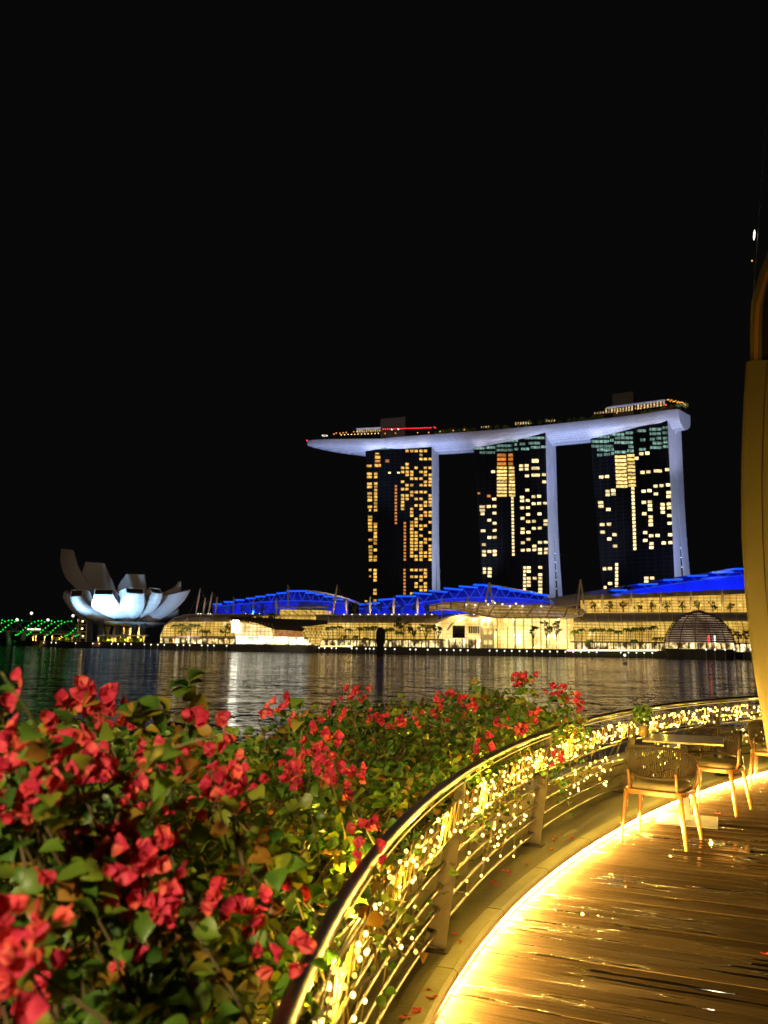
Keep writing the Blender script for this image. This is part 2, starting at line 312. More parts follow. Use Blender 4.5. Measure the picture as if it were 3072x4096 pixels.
for ti, (fr, hd, fl, flb, frb, sm, sr, wf, lab) in enumerate(TW):
    u = np.array([math.cos(R_(hd)), -math.sin(R_(hd)), 0]); n = np.array([math.sin(R_(hd)), math.cos(R_(hd)), 0])
    P0 = at(*fr)
    q = lambda p: onplane(p[0], p[1], P0, n)
    FLt, FLb, FRb = q(fl), q(flb), q(frb)
    def thick(px):
        d = ray(px, fr[1]); A = np.array([[d[0], -n[0]], [d[1], -n[1]]]); t = np.linalg.solve(A, P0[:2]); return t[1]
    tA, tB = thick(sm), thick(sr)
    ztop = P0[2]; zb = PZ
    def edge(top, bot, z):
        k = (z - bot[2]) / (top[2] - bot[2]); p = bot + (top - bot) * k; p[2] = z; return p
    t = thing('hotel_tower', lab, 'tower', (FRb[0], FRb[1], zb), 'hotel towers under the rooftop park')
    zt = ztop + 5
    Lb, Lt, Rb, Rt = edge(FLt, FLb, zb), edge(FLt, FLb, zt), edge(P0, FRb, zb), edge(P0, FRb, zt)
    # front slab: pale concrete shell open to the front, dark glass face
    MB().hexa([Lb + n * .4, Rb + n * .4, Rb + n * tA, Lb + n * tA], [Lt + n * .4, Rt + n * .4, Rt + n * tA, Lt + n * tA]).build('front_slab', M['slab'], t)
    MB().hexa([Lb, Rb - u * .5, Rb - u * .5 + n * .38, Lb + n * .38], [Lt, Rt - u * .5, Rt - u * .5 + n * .38, Lt + n * .38]).build('glass_facade', M['glassdark'], t)
    # rear slab: splays away below mid height
    zs = [zb + (zt - zb) * k / 16 for k in range(17)]
    G = (11, 18, 19)[ti]
    P = []
    for z in zs:
        g = tA + .7 + G * max(0, 1 - z / 125.) ** 1.7
        e1, e0 = edge(P0, FRb, z), edge(FLt, FLb, z)
        if ti == 0: e0 = e0 - u * 15 * max(0, 1 - z / 100.) ** 1.3
        w = (tB - tA - .7) * (1 if z < 185 else 1)
        P.append([e0 + n * g, e1 + n * g, e1 + n * (g + w), e0 + n * (g + w), e0 + n * g])
    b = MB().grid(P); b.poly([P[-1][k] for k in range(4)]); b.build('rear_slab', M['slab'], t)
    # glazed atrium between the slabs with small lights
    b = MB()
    for z in np.arange(12, 100, 4.2):
        g = G * max(0, 1 - z / 125.) ** 1.7
        if g > 1.2:
            e1 = edge(P0, FRb, z) - u * .6
            b.tube([e1 + n * (tA + .1), e1 + n * (tA + g + .6)], .35, 4)
    b.build('atrium_brace', M['steelfar'], t)
    A2 = []
    for z in np.linspace(2, 125, 14):
        g = G * max(0, 1 - z / 125.) ** 1.7; e1 = edge(P0, FRb, z) - u * .35; A2.append([e1 + n * (tA - .3), e1 + n * (tA + g + 1.0)])
    MB().grid(A2).build('atrium_glass', M['roofdark'], t)
    if ti > 0:
        for z in (50, 58, 66, 74, 82, 90):
            g = G * max(0, 1 - z / 125.) ** 1.7; e1 = edge(P0, FRb, z) - u * .2; MB().ball(e1 + n * (tA + .5 * g + .4), .38, 6, 4).build('atrium_lamp', M['wgreenlamp'], t)
    # lit rooms
    ws = wf(); random.Random(ti).shuffle(ws); ws.sort(key=lambda w: -w[2] * w[3])
    rest = {}
    for k, (px, py, w, h, mk) in enumerate(ws):
        w *= .86 if w < 30 else .95; h *= .84
        c4 = [q((px - w / 2, py - h / 2)), q((px + w / 2, py - h / 2)), q((px + w / 2, py + h / 2)), q((px - w / 2, py + h / 2))]
        if k < 100: MB().prism([p - n * .12 for p in c4], n * .1).build('window', M[mk], t)
        else: rest.setdefault(mk, MB()).prism([p - n * .12 for p in c4], n * .1)
    if rest:
        b = MB(); mats = []
        idx = []
        for mk, rb in rest.items():
            o0 = len(b.v); b.v += rb.v; b.f += [tuple(i + o0 for i in f) for f in rb.f]; mats.append(mk); idx += [len(mats) - 1] * len(rb.f)
        o = b.build('windows', M[mats[0]], t); o['kind'] = 'stuff'
        for mk in mats[1:]: o.data.materials.append(M[mk])
        o.data.polygons.foreach_set('material_index', idx)
    # struts carrying the park at the end wall
    b = MB(); e = Rt + n * tA; e[2] = ztop - 6
    for dz, s in ((7, -5), (7, 4), (8, 11)): b.tube([e + u * .8, e + u * 4 + n * s + np.array([0, 0, dz + 6])], .7, 5)
    b.build('strut', M['slab'], t)
    towers.append((P0, u, n, (Lt + Rt) / 2, tA, tB, ztop, Rb, Rt, Lt))
    # floodlights
    e = (Rb + Rt) / 2 + n * 14
    if ti == 0: spot(Lb - u * 60 - n * 30 + np.array([0, 0, 20]), Lb + n * 30 + np.array([0, 0, 45]), 1.2e5, (.6, .68, 1), 60, .8, 1)
    spot(e + u * 62 - n * 80 + np.array([0, 0, -38]), e + np.array([0, 0, 14]), 4.9e5 * (1, .95, .9)[ti], (.52, .62, 1), 92, .8, 1)
# ------------------------------------------------------------------ rooftop park
def crom(P, n):
    P = [np.array(p, float) for p in P]; P = [2 * P[0] - P[1]] + P + [2 * P[-1] - P[-2]]; out = []
    for k in range(1, len(P) - 2):
        for j in range(n):
            t = j / n; a, b_, c_, d = P[k - 1:k + 3]
            out.append(.5 * ((2 * b_) + (-a + c_) * t + (2 * a - 5 * b_ + 4 * c_ - d) * t * t + (-a + 3 * b_ - 3 * c_ + d) * t ** 3))
    out.append(P[-2]); return out
ctr = []
for P0, u, n, mid, tA, tB, zt, Rb, Rt, Lt in towers: ctr.append(mid + n * 15)
tip = at(1230, 1764, 812); tip[2] = 0; c3 = ctr[2]
endp = towers[2][0] + towers[2][2] * 15 + towers[2][1] * 9
park = thing('rooftop_park', 'long white ship shaped roof park lying across three towers', 'roof park', (ctr[1][0], ctr[1][1], 196))
line = crom([tip, ctr[0] - towers[0][1] * 25, ctr[0] + towers[0][1] * 10, ctr[1], ctr[2], endp], 14)
line = [np.array([p[0], p[1], 0]) for p in line]; N = len(line)
cum = np.concatenate([[0], np.cumsum([np.linalg.norm(line[k + 1] - line[k]) for k in range(N - 1)])]); LEN = cum[-1]
def frame(k):
    t = line[min(k + 1, N - 1)] - line[max(k - 1, 0)]; t /= np.linalg.norm(t); return t, np.array([t[1], -t[0], 0])   # nrm points to the camera side
ZT = 206.6; M['liftgrey'] = mat('grey_lift_block', (.16, .16, .17), .8)
def hw(s):
    a = min(1, (s + 1.5) / 95.); b_ = min(1, (LEN - s + 6) / 22.)
    return 19.5 * (math.sin(a * math.pi / 2) ** .62) * min(1, b_) ** .3
P = []
for k in range(N):
    t, nr = frame(k); s = cum[k]; w = hw(s); d = 12.5 * min(1, ((s + 2) / 85.)) ** .5; fz = 2.4
    row = [line[k] + nr * w * .97 + np.array([0, 0, ZT])]
    for j in range(13):
        th = math.pi * j / 12; row.append(line[k] + nr * w * math.cos(th) + np.array([0, 0, ZT - fz - d * math.sin(th) ** .75]))
    row.append(line[k] - nr * w * .97 + np.array([0, 0, ZT])); P.append(row)
b = MB().grid(P); b.poly(P[-1]); b.poly(P[0][::-1]); b.build('hull', M['hull'], park, True)
bpy.context.view_layer.update()
MB().grid([[r[0] * 1, r[-1]] for r in P]).build('deck', M['dark'], park)
def onpark(px, py, off=14, dz=0):   # a place on the park deck seen in that direction
    best = None
    for k in range(N - 1):
        t, nr = frame(k); p = line[k] + nr * off; d = ray(px, py); az = d[0] / d[1]
        e = abs(p[0] / p[1] - az)
        if best is None or e < best[0]: best = (e, k, p, t, nr)
    k = best[1]
    # refine along the line
    t, nr = frame(k); d = ray(px, py); p = line[k] + nr * off
    A = np.array([[d[0], -t[0]], [d[1], -t[1]]]); s_ = np.linalg.solve(A, p[:2])[1]
    p = p + t * s_; return np.array([p[0], p[1], ZT + dz]), t, nr
def zat(px, py, p): return at(px, py, p[1])[2]
for (x0, x1, ytop) in ((1522, 1621, 1676), (2453, 2537, 1577)):
    a, t, nr = onpark(x0, 1700, -2); c_, t2, _ = onpark(x1, 1700, -2)
    z = zat((x0 + x1) / 2, ytop, a)
    MB().hexa([a, c_, c_ - nr * 14, a - nr * 14], [p + np.array([0, 0, z - ZT]) for p in (a, c_, c_ - nr * 14, a - nr * 14)]).build('lift_block', M['liftgrey'], park)
def strip(x0, y0, x1, y1, h, mk, off=15, name='lit_terrace'):
    a, t, nr = onpark(x0, y0, off); c_, _, _ = onpark(x1, y1, off)
    za, zc = zat(x0, y0, a), zat(x1, y1, c_); a = a.copy(); c_ = c_.copy(); a[2] = za; c_[2] = zc
    H = np.array([0, 0, h]); return MB().hexa([a - H, c_ - H, c_ - H - nr * 1.5, a - H - nr * 1.5], [a, c_, c_ - nr * 1.5, a - nr * 1.5]).build(name, M[mk], park)
M['wterr'] = litglass('terrace_glow', (.5, .2, .03), (1, .7, .3), .2, 1.5, nscale=.4, bw=2.2, bh=90, mort=.8, line=(.03, .012, .0), lo=.4, hi=.6)
strip(1430, 1717, 1522, 1712, 3.2, 'wterr', 10); strip(2060, 1690, 2122, 1686, 1.8, 'wterr', 15); strip(1925, 1706, 1960, 1703, 1.2, 'wterr'); strip(2182, 1682, 2220, 1679, 1.1, 'wterr')
strip(2420, 1633, 2530, 1622, 4.2, 'wterr'); strip(2540, 1620, 2660, 1603, 3.8, 'wterr'); strip(2375, 1650, 2440, 1642, 1.2, 'wterr')
a = strip(2425, 1628, 2660, 1597, 1., 'slab', 17, 'canopy'); strip(1425, 1713, 1525, 1709, .8, 'slab', 12, 'canopy')
# floor-level row of little lamps, red bar lights, greenery
def lamps(specs, mk, name, r=.42):
    for x, y in specs:
        p, t, nr = onpark(x, y, 16); p[2] = zat(x, y, p); MB().ball(p, r, 6, 4).build(name, M[mk], park)
lamps([(1365 + 13.5 * k, 1739.5 - .55 * k) for k in range(12)], 'bulbwarm', 'lamp', .35)
lamps([(1336, 1736), (1345, 1732), (1360, 1733), (1372, 1731), (1385, 1730), (1415, 1727), (1427, 1726)], 'amber', 'lamp', .5)
lamps([(1533 + 8.3 * k, 1716.5 - .25 * k) for k in range(24)] + [(1737, 1709), (1742, 1711)], 'red', 'red_lamp', .45)
lamps([(1228, 1762), (2663, 1619)], 'red', 'red_lamp', .6)
lamps([(1593, 1717), (1567, 1718)], 'bulbwhite', 'lamp', .7)
for k in range(14): lamps([(2670 + 5.5 * k, 1600 + 1.2 * k + random.uniform(-4, 6))], 'amber', 'lamp', .45)
for x, y in ((1540, 1734), (1582, 1733), (1670, 1731), (1715, 1730), (1760, 1726), (1813, 1722), (1857, 1719), (2467, 1652), (2563, 1634), (2645, 1622)): lamps([(x, y)], 'amber', 'wall_lamp', .5)
p, t, nr = onpark(1299, 1745, 4); b = MB(); b.tube([p, p + np.array([0, 0, 5])], .15, 5); b.build('halo_post', M['steelfar'], park)
b = MB()
for k in range(14):
    w = 2 * math.pi * k / 14; b.ball(p + np.array([2.6 * math.cos(w), 2.6 * math.sin(w), 5.2]), .3, 6, 4)
b.build('halo_lights', M['bulbwhite'], park)
def leafcloud(bm, c, rx, ry, rz, n, s, flat=.5):
    for _ in range(n):
        d = np.random.normal(size=3); d /= np.linalg.norm(d); r = random.random() ** .4
        p = np.array(c) + d * r * np.array([rx, ry, rz])
        a = np.random.normal(size=3); a /= np.linalg.norm(a); b_ = np.cross(a, np.random.normal(size=3)); b_ /= np.linalg.norm(b_); q = s * random.uniform(.6, 1.3)
        bm.poly([p - a * q, p + b_ * q * flat, p + a * q, p - b_ * q * flat])
for x0, x1, yy, n in ((1745, 1905, 1719, 16), (2295, 2420, 1661, 11), (2560, 2745, 1604, 14), (1930, 2290, 1700, 12)):
    for k in range(n):
        x = x0 + (x1 - x0) * (k + random.random()) / n; p, t, nr = onpark(x, yy, random.uniform(5, 15))
        tr = thing('rooftop_tree', 'small dark green tree on the planted roof park', 'tree', p, 'trees along the roof park')
        b = MB(); h = random.uniform(2.5, 5.5); leafcloud(b, p + np.array([0, 0, h]), 2.6, 2.6, 2.2, 60, .8); b.build('crown', M['palm'], tr)
        MB().tube([p, p + np.array([0, 0, h])], .2, 4).build('trunk', M['trunk'], tr)
# hull floodlights: one pair below every open stretch, a row at each tower head
for (k0, f) in ((.12, 1.), (.42, 1.), (.70, 1.1)):
    k = int(N * k0); t, nr = frame(k); c_ = line[k]
    spot(c_ + nr * 95 + np.array([0, 0, 60]), c_ + nr * 8 + np.array([0, 0, 198]), 9.2e5 * f, (.38, .5, 1), 44, .8, 1)
for ti, (P0, u, n, mid, tA, tB, zt, Rb, Rt, Lt) in enumerate(towers):
    for f in (-.36, -.12, .12, .36):
        c_ = mid + (Rt - Lt) * f; c_[2] = zt - 4
        spot(c_ - n * 9 + np.array([0, 0, -4]), c_ - n * 1 + np.array([0, 0, 16]), 3200, (.76, .76, 1), 120, .9, .3)
    c_ = mid.copy(); c_[2] = zt
    point(tuple(c_ + n * 15 - np.array([0, 0, -1])), 10, (1, .9, .8))
c_ = line[-1]; t, nr = frame(N - 1)
spot(c_ + nr * 60 + t * 60 + np.array([0, 0, 90]), c_ + np.array([0, 0, 198]), 6e5, (.56, .62, 1), 40, .8, 1)
spot(line[N // 2] + nr * 260 + np.array([0, 0, 330]), line[N // 2] + np.array([0, 0, 195]), 1.6e5, (.9, .6, .62), 80, .9, 1, name='added_fill')  # added unseen fill for the hull, no real lamp stands there
# ------------------------------------------------------------------ lotus museum
MY = 665.
mc = np.array([*XY(505, MY), 0]); 
mus = thing('lotus_museum', 'white lotus shaped museum with floodlit blue white petals', 'museum', (mc[0], mc[1], PZ))
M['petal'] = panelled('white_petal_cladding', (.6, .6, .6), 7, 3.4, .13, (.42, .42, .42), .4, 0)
M['petal_dim'] = mat('shaded_petal_cladding', (.34, .31, .33), .6, var=.06, vscale=.1)  # darker copy of the petal cladding: shade of unlit petals put into the colour
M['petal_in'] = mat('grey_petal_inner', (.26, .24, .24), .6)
zb_ = at(515, 2508, MY)[2]
def PX(q): return (q[0] / 1.659, 2150 + q[1] / 1.659)
def resamp(P, n):
    P = np.array(P, float); d = np.concatenate([[0], np.cumsum(np.linalg.norm(np.diff(P, axis=0), axis=1))]); s = np.linspace(0, d[-1], n)
    return np.stack([np.interp(s, d, P[:, 0]), np.interp(s, d, P[:, 1])], 1)
def petal(L_, R2, d0, d1=-3, sky_=None, sides=(), label=None, bul=3.2, mk='petal'):
    """L_/R2: surveyed edges from tip to foot; d0/d1: how far tip and foot stand before (-) or behind (+) the centre"""
    n = 14; A_, B_ = resamp(np.array(crom([(*q, 0) for q in L_], 5))[:, :2], n), resamp(np.array(crom([(*q, 0) for q in R2], 5))[:, :2], n)
    rows = []
    for k in range(n):
        f = k / (n - 1); dY = d1 + (d0 - d1) * (1 - f ** 1.8); row = []
        for j in range(7):
            u = j / 6; q = A_[k] * (1 - u) + B_[k] * u; row.append(at(*PX(q), MY + dY + (-bul if d0 < 5 else bul) * math.sin(math.pi * u) * (1 - .6 * f)))
        rows.append(row)
    th = np.array([0, 3.5 if d0 < 5 else -3.5, 1.5])
    o = MB().grid(rows).build('petal', M[mk], mus, True)
    if label: o['label'] = label
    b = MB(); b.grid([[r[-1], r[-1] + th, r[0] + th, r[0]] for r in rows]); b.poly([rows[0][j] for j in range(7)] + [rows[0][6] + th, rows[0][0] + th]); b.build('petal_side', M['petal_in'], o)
    if sky_:
        Q = [at(*PX(q), MY + d0 + (5.5 if k < 2 else .3)) for k, q in enumerate(sky_)]; c = sum(Q) / 4
        b = MB()
        for k in range(4): b.tube([Q[k], Q[(k + 1) % 4]], .42, 4)
        b.build('skylight_frame', M['petal'], o); MB().poly(Q).build('skylight_glass', M['roofdark'], o)
    for s in sides: MB().prism([at(*PX(q), MY + d0 + 6) for q in s], (0, 2, 0)).build('petal_cheek', M['petal_in'], o)
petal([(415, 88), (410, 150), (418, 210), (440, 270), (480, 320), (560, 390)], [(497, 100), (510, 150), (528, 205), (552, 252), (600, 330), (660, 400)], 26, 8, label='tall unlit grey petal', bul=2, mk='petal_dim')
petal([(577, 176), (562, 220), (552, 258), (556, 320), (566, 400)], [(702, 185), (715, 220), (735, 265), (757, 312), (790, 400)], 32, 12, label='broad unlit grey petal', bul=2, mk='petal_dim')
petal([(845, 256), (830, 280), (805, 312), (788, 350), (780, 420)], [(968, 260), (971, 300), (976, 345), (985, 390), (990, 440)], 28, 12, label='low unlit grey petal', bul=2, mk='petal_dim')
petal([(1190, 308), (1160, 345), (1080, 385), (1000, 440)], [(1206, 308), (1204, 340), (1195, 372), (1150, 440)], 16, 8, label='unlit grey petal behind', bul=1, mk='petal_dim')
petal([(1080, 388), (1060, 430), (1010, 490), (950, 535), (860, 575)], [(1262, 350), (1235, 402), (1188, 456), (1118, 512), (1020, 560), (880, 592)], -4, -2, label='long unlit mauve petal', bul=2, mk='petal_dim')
petal([(1174, 481), (1100, 516), (1000, 560), (930, 580)], [(1190, 484), (1180, 512), (1100, 542), (1000, 578), (930, 592)], 12, 4, label='low petal beside the mall', bul=1)
petal([(424, 362), (416, 392), (438, 440), (490, 502), (552, 548), (650, 576), (760, 590)], [(470, 380), (466, 410), (485, 450), (530, 495), (590, 530), (680, 560), (780, 580)], -2, -2, bul=2)
petal([(465, 395), (474, 430), (500, 475), (545, 515), (610, 550), (700, 578), (800, 588)], [(543, 388), (556, 418), (592, 455), (650, 490), (730, 530), (812, 566), (850, 585)], -20, -3, ((475, 350), (553, 350), (541, 388), (469, 393)), (((555, 348), (592, 354), (612, 400), (606, 458), (543, 390)),))
petal([(624, 379), (611, 420), (606, 458), (650, 490), (730, 530), (812, 566), (850, 585)], [(750, 379), (770, 415), (795, 455), (830, 508), (868, 553), (880, 588)], -31, -3, ((632, 345), (755, 348), (748, 380), (628, 376)), (((757, 346), (772, 350), (800, 400), (792, 448), (750, 380)),))
petal([(838, 370), (815, 405), (793, 452), (825, 505), (868, 553), (880, 588)], [(955, 375), (959, 420), (956, 462), (935, 508), (890, 553), (886, 588)], -31, -3, ((836, 335), (953, 342), (955, 373), (840, 367)), (((790, 356), (836, 335), (840, 368), (793, 448), (783, 400)),))
petal([(1009, 369), (985, 405), (960, 442), (955, 470), (925, 522), (890, 556)], [(1077, 374), (1070, 412), (1045, 458), (1000, 500), (950, 527), (895, 575)], -19, -3, ((990, 335), (1060, 343), (1076, 373), (1009, 366)), (((958, 372), (990, 337), (1010, 368), (960, 438)),))
b = MB(); b.lathe((mc[0] + 4, mc[1], 0), [(.1, zb_ - .5), (16, zb_ + .4), (27, zb_ + 3.5)], 30); b.build('bowl_base', M['petal'], mus, True)
for px, dx in ((358, 0), (402, -1), (470, 0), (532, 6), (565, 9)):
    p = at(px, 2540, MY - 24); q = at(px + dx, 2478, MY - 18)
    MB().hexa([(p[0] - 1.6, p[1], PZ), (p[0] + 1.6, p[1], PZ), (p[0] + 1.6, p[1] + 3, PZ), (p[0] - 1.6, p[1] + 3, PZ)], [(q[0] - 1.9, q[1], q[2]), (q[0] + 1.9, q[1], q[2]), (q[0] + 1.9, q[1] + 3, q[2]), (q[0] - 1.9, q[1] + 3, q[2])]).build('column', M['dark'], mus)
for x0, x1 in ((412, 410), (422, 438), (436, 424), (450, 462), (475, 486), (492, 486), (498, 505), (510, 512), (540, 550)):
    p, q = at(x0, 2542, MY), at(x1, 2503, MY); p[2] = PZ; MB().tube([p, q], 1.1, 5).build('lattice_leg', M['cream'], mus)
MB().lathe((mc[0], mc[1], 0), [(20, PZ), (20, 3)], 24).poly([(mc[0] - 12, mc[1] + 8, PZ), (mc[0] + 12, mc[1] + 8, PZ), (mc[0] + 12, mc[1] + 8, 17), (mc[0] - 12, mc[1] + 8, 17)]).build('lobby', M['cream'], mus)
for px, e in ((300, 1.), (380, 1.3), (450, 1.4), (560, 1.)):
    x, y = XY(px, sh(px) + 4); tx = XY(px + (15 if px < 440 else 0), MY - 28)
    spot((x - 14, y - 34, 3), (tx[0], tx[1], 36), 4.3e5 * e, (.36, .67, 1), 36, .7, 1)
spot((mc[0] + 70, mc[1] - 90, 8), mc + np.array([45, 0, 30]), 5e4, (.85, .6, .75), 50, .8, 1)
spot((mc[0] - 60, mc[1] - 90, 110), mc + np.array([-10, 15, 62]), 3e4, (1, .82, .65), 60, .8, 1)
for dx in (-8, 2, 12): point((mc[0] + dx, mc[1] + 1, 7.5), 9000, (1, .62, .2), .5)
# ------------------------------------------------------------------ green lit double helix footbridge and its road bridge
BY = 745.
br = thing('helix_footbridge', 'double helix footbridge dotted with green lights beside lotus museum', 'bridge', (*XY(150, BY), 0))
x0, x1 = XY(-120, BY)[0], XY(318, BY)[0]; zc = at(150, 2512, BY)[2]; rad = 6.2
def hel(ph, r, pitch=34., n=110):
    return [np.array([x0 + (x1 - x0) * k / n, BY + r * math.sin(2 * math.pi * (x1 - x0) * k / n / pitch + ph), zc + r * math.cos(2 * math.pi * (x1 - x0) * k / n / pitch + ph)]) for k in range(n + 1)]
for ph in (0, math.pi): MB().tube(hel(ph, rad), .28, 5).build('helix_tube', M['steelfar'], br)
MB().tube(hel(1.2, rad - 1.2, -26.), .22, 4).build('inner_helix_tube', M['steelfar'], br)
MB().box(((x0 + x1) / 2, BY, zc - 3.2), (x1 - x0, 6, .8)).build('deck', M['steelfar'], br)
q = 0
for ph in (0, 1.25, 2.5, 3.75, 5.0):
    H = hel(ph, rad + .35, 44., 44)
    for k, p in enumerate(H):
        if p[1] < BY + 1.2 and q < 99: MB().ball(p, .5, 6, 4).build('green_led', M['green'], br); q += 1
for px, s in ((40, 10), (88, -10)):
    p = at(px, 2565, BY - 3); u_ = at(px - s, 2538, BY - 3)
    MB().tube([(p[0], p[1], -1), (u_[0], u_[1], zc - 3.5)], [2.3, 1.8], 8).build('pier', mat('pier_concrete', (.3, .3, .3), .7), br)
    point((p[0] + (s * .5), p[1] - 6, 4), 130, (.02, 1, .2), .4)
rb = thing('road_bridge', 'dark concrete road bridge running behind the green footbridge', 'bridge', (*XY(150, BY + 60), 0))
xa, xb = XY(-300, BY + 60)[0], XY(330, BY + 60)[0]; zr = at(150, 2528, BY + 60)[2]
MB().box(((xa + xb) / 2, BY + 60, zr - 1.5), (xb - xa, 24, 3)).build('deck', M['dark'], rb)
MB().box(((xa + xb) / 2, BY + 48, zr + .6), (xb - xa, .3, 1.2)).build('parapet', M['roofgrey'], rb)
for k in range(6): MB().box((xa + (xb - xa) * (k + .5) / 6, BY + 60, zr / 2 - 2), (5, 20, zr)).build('pier', M['dark'], rb)
p = at(138, 2516, BY + 55); MBt = thing('bus', 'long white lit bus crossing the road bridge behind the footbridge', 'bus', (p[0], p[1], zr))
MB().box((p[0], p[1], zr + 2), (13.5, 2.5, 3)).build('body', M['slab'], MBt, bevel=.3); MB().box((p[0], p[1] - 1.27, zr + 2.5), (12.6, .06, 1.2)).build('window_band', M['bulbwhite'], MBt)
for s in (-4, 4): MB().lathe((0, 0, 0), [(.01, -.2), (.5, -.2), (.5, .2), (.01, .2)], 12).build('wheel', M['roofdark'], MBt).location = (s, -1.1, .5)
def street_lamp(px, py, Y, z0, name='street_lamp', lab='tall street lamp with a round white light behind green bridge', grp='street lamps on the road bridge', r=1.3, mk='bulbwhite'):
    p = at(px, py, Y); t = thing(name, lab, 'street lamp', (p[0], Y, z0), grp)
    MB().tube([(p[0], Y, z0), (p[0], Y, p[2] - r)], .22, 5).build('pole', M['steelfar'], t); MB().ball(p, r, 8, 5).build('lamp_globe', M[mk], t)
for (px, py), lb in zip(((68, 2479), (126, 2453), (192, 2480), (292, 2463)), ('leftmost short street lamp behind the green bridge', 'tallest street lamp behind the green bridge', 'short street lamp right of the white bus', 'tall street lamp just left of the lotus museum')):
    street_lamp(px, py, BY + 50, zr, lab=lb)
street_lamp(314, 2482, 700, 1.6, lab='small lamp at the left edge of lotus museum', r=.8)
# stair tower beside the museum
st = thing('stair_tower', 'grey open stair tower between footbridge and lotus museum', 'stair tower', (*XY(330, 690), PZ))
X, Y = XY(330, 690)
for dx in (-3.5, 3.5):
    for dy in (-3, 3): MB().box((X + dx, Y + dy, 13), (.8, .8, 23)).build('post', M['steelfar'], st)
for z in (7, 12.5, 18, 23): MB().box((X, Y, z), (9.5, 7.2, .5)).build('landing', M['steelfar'], st)
for dx, z in ((0, 21), (0, 15), (1, 9)): MB().ball((X + dx, Y - 3.5, z), .7, 6, 4).build('lamp', M['bulbwarm'], st)
# ------------------------------------------------------------------ waterfront walk canopies
def canopy(x0, x1, py, cols, lab, dy=16):
    Y = sh((x0 + x1) / 2) + dy; a, c_ = at(x0, py, Y), at(x1, py, Y); t = thing('walkway_canopy', lab, 'canopy', ((a[0] + c_[0]) / 2, Y, PZ), 'canopies along the left promenade')
    b = MB(); b.hexa([a, c_, c_ + [0, 7, .4], a + [0, 7, .4]], [a + [0, 0, .6], c_ + [0, 0, .6], c_ + [0, 7, 1], a + [0, 7, 1]]).build('roof', M['cream'], t)
    for px in cols:
        p = at(px, py, Y + 1.5); MB().lathe((p[0], Y + 1.5, 0), [(.45, PZ), (.6, PZ + (p[2] - PZ) * .6), (1.25, p[2] - .1)], 8).build('column', M['cream'], t)
        spot((p[0], Y - 2.2, p[2] - .6), (p[0], Y + 1.2, 5.2), 5200, (1, .55, .12), 80, .6, .2)
canopy(125, 316, 2538, (134, 145, 180, 210, 247, 291), 'walkway canopy on gold lit columns beneath the green bridge')
canopy(388, 585, 2545, (394, 452, 463, 512, 574), 'walkway canopy on gold lit columns below lotus museum')
canopy(690, 945, 2549, (695, 754, 806, 855, 905), 'walkway canopy on gold lit columns before the left hall')
def bushes(x0, x1, n, py, dy, lab, rz=1.8, name='shrub', s=1., grp='shrubs along the promenade', m_='palm'):
    for k in range(n):
        px = x0 + (x1 - x0) * (k + .2 + .6 * random.random()) / n; Y = sh(px) + dy; x, y = XY(px, Y)
        t = thing(name, lab, 'shrub', (x, y, PZ), grp); b = MB(); leafcloud(b, (x, y, PZ + rz), 3 * s, 2, rz, 90, .7); b.build('foliage', M[m_], t)
bushes(215, 310, 6, 0, 26, 'lit yellow green shrub behind the canopy columns'); bushes(410, 575, 9, 0, 26, 'lit yellow green shrub behind the canopy columns')
for px in (225, 268, 430, 500, 560): x, y = XY(px, sh(px) + 22); point((x, y, 6.3), 1500, (1, .7, .1), .3)
# ------------------------------------------------------------------ mall
M['linkgrey'] = mat('link_roof_metal', (.14, .12, .1), .6)
M['hallglass'] = litglass('lit_hall_glass', (.7, .36, .04), (1, .64, .13), .7, 1.1, nscale=.09, bw=3.1, bh=1.9, mort=.2, line=(.16, .08, .008), hot=(1.8, 1.5, .7), lo=.33, hi=.62)
M['hallglass2'] = litglass('lit_hall_glass_bright', (1, .62, .13), (1, .8, .28), .9, 1.5, nscale=.07, bw=2.6, bh=2.2, mort=.12, line=(.6, .38, .07), hot=(3., 2.6, PZ), lo=.4, hi=.6)
M['shops'] = litglass('lit_shop_fronts', (.1, .05, .01), (1, .74, .3), .6, 1.7, nscale=.2, bw=4.3, bh=40, mort=.5, line=(.05, .025, .005), hot=(5, 4.4, 3.), zs=.7, lo=.44, hi=.58)
M['upper'] = litglass('lit_upper_floor', (.9, .44, .05), (1, .62, .12), .65, 1.1, nscale=.1, bw=4.4, bh=2.1, mort=.22, line=(.2, .1, .015), hot=(2.2, 1.9, .9), lo=.35, hi=.65)
def yline(a, b_, x): return a[1] + (b_[1] - a[1]) * (x - a[0]) / (b_[0] - a[0])
def prf(v, x, k): return v[0] + (v[1] - v[0]) * k if not hasattr(v[0], '__len__') else float(np.interp(x, [q[0] for q in v], [q[1] for q in v]))
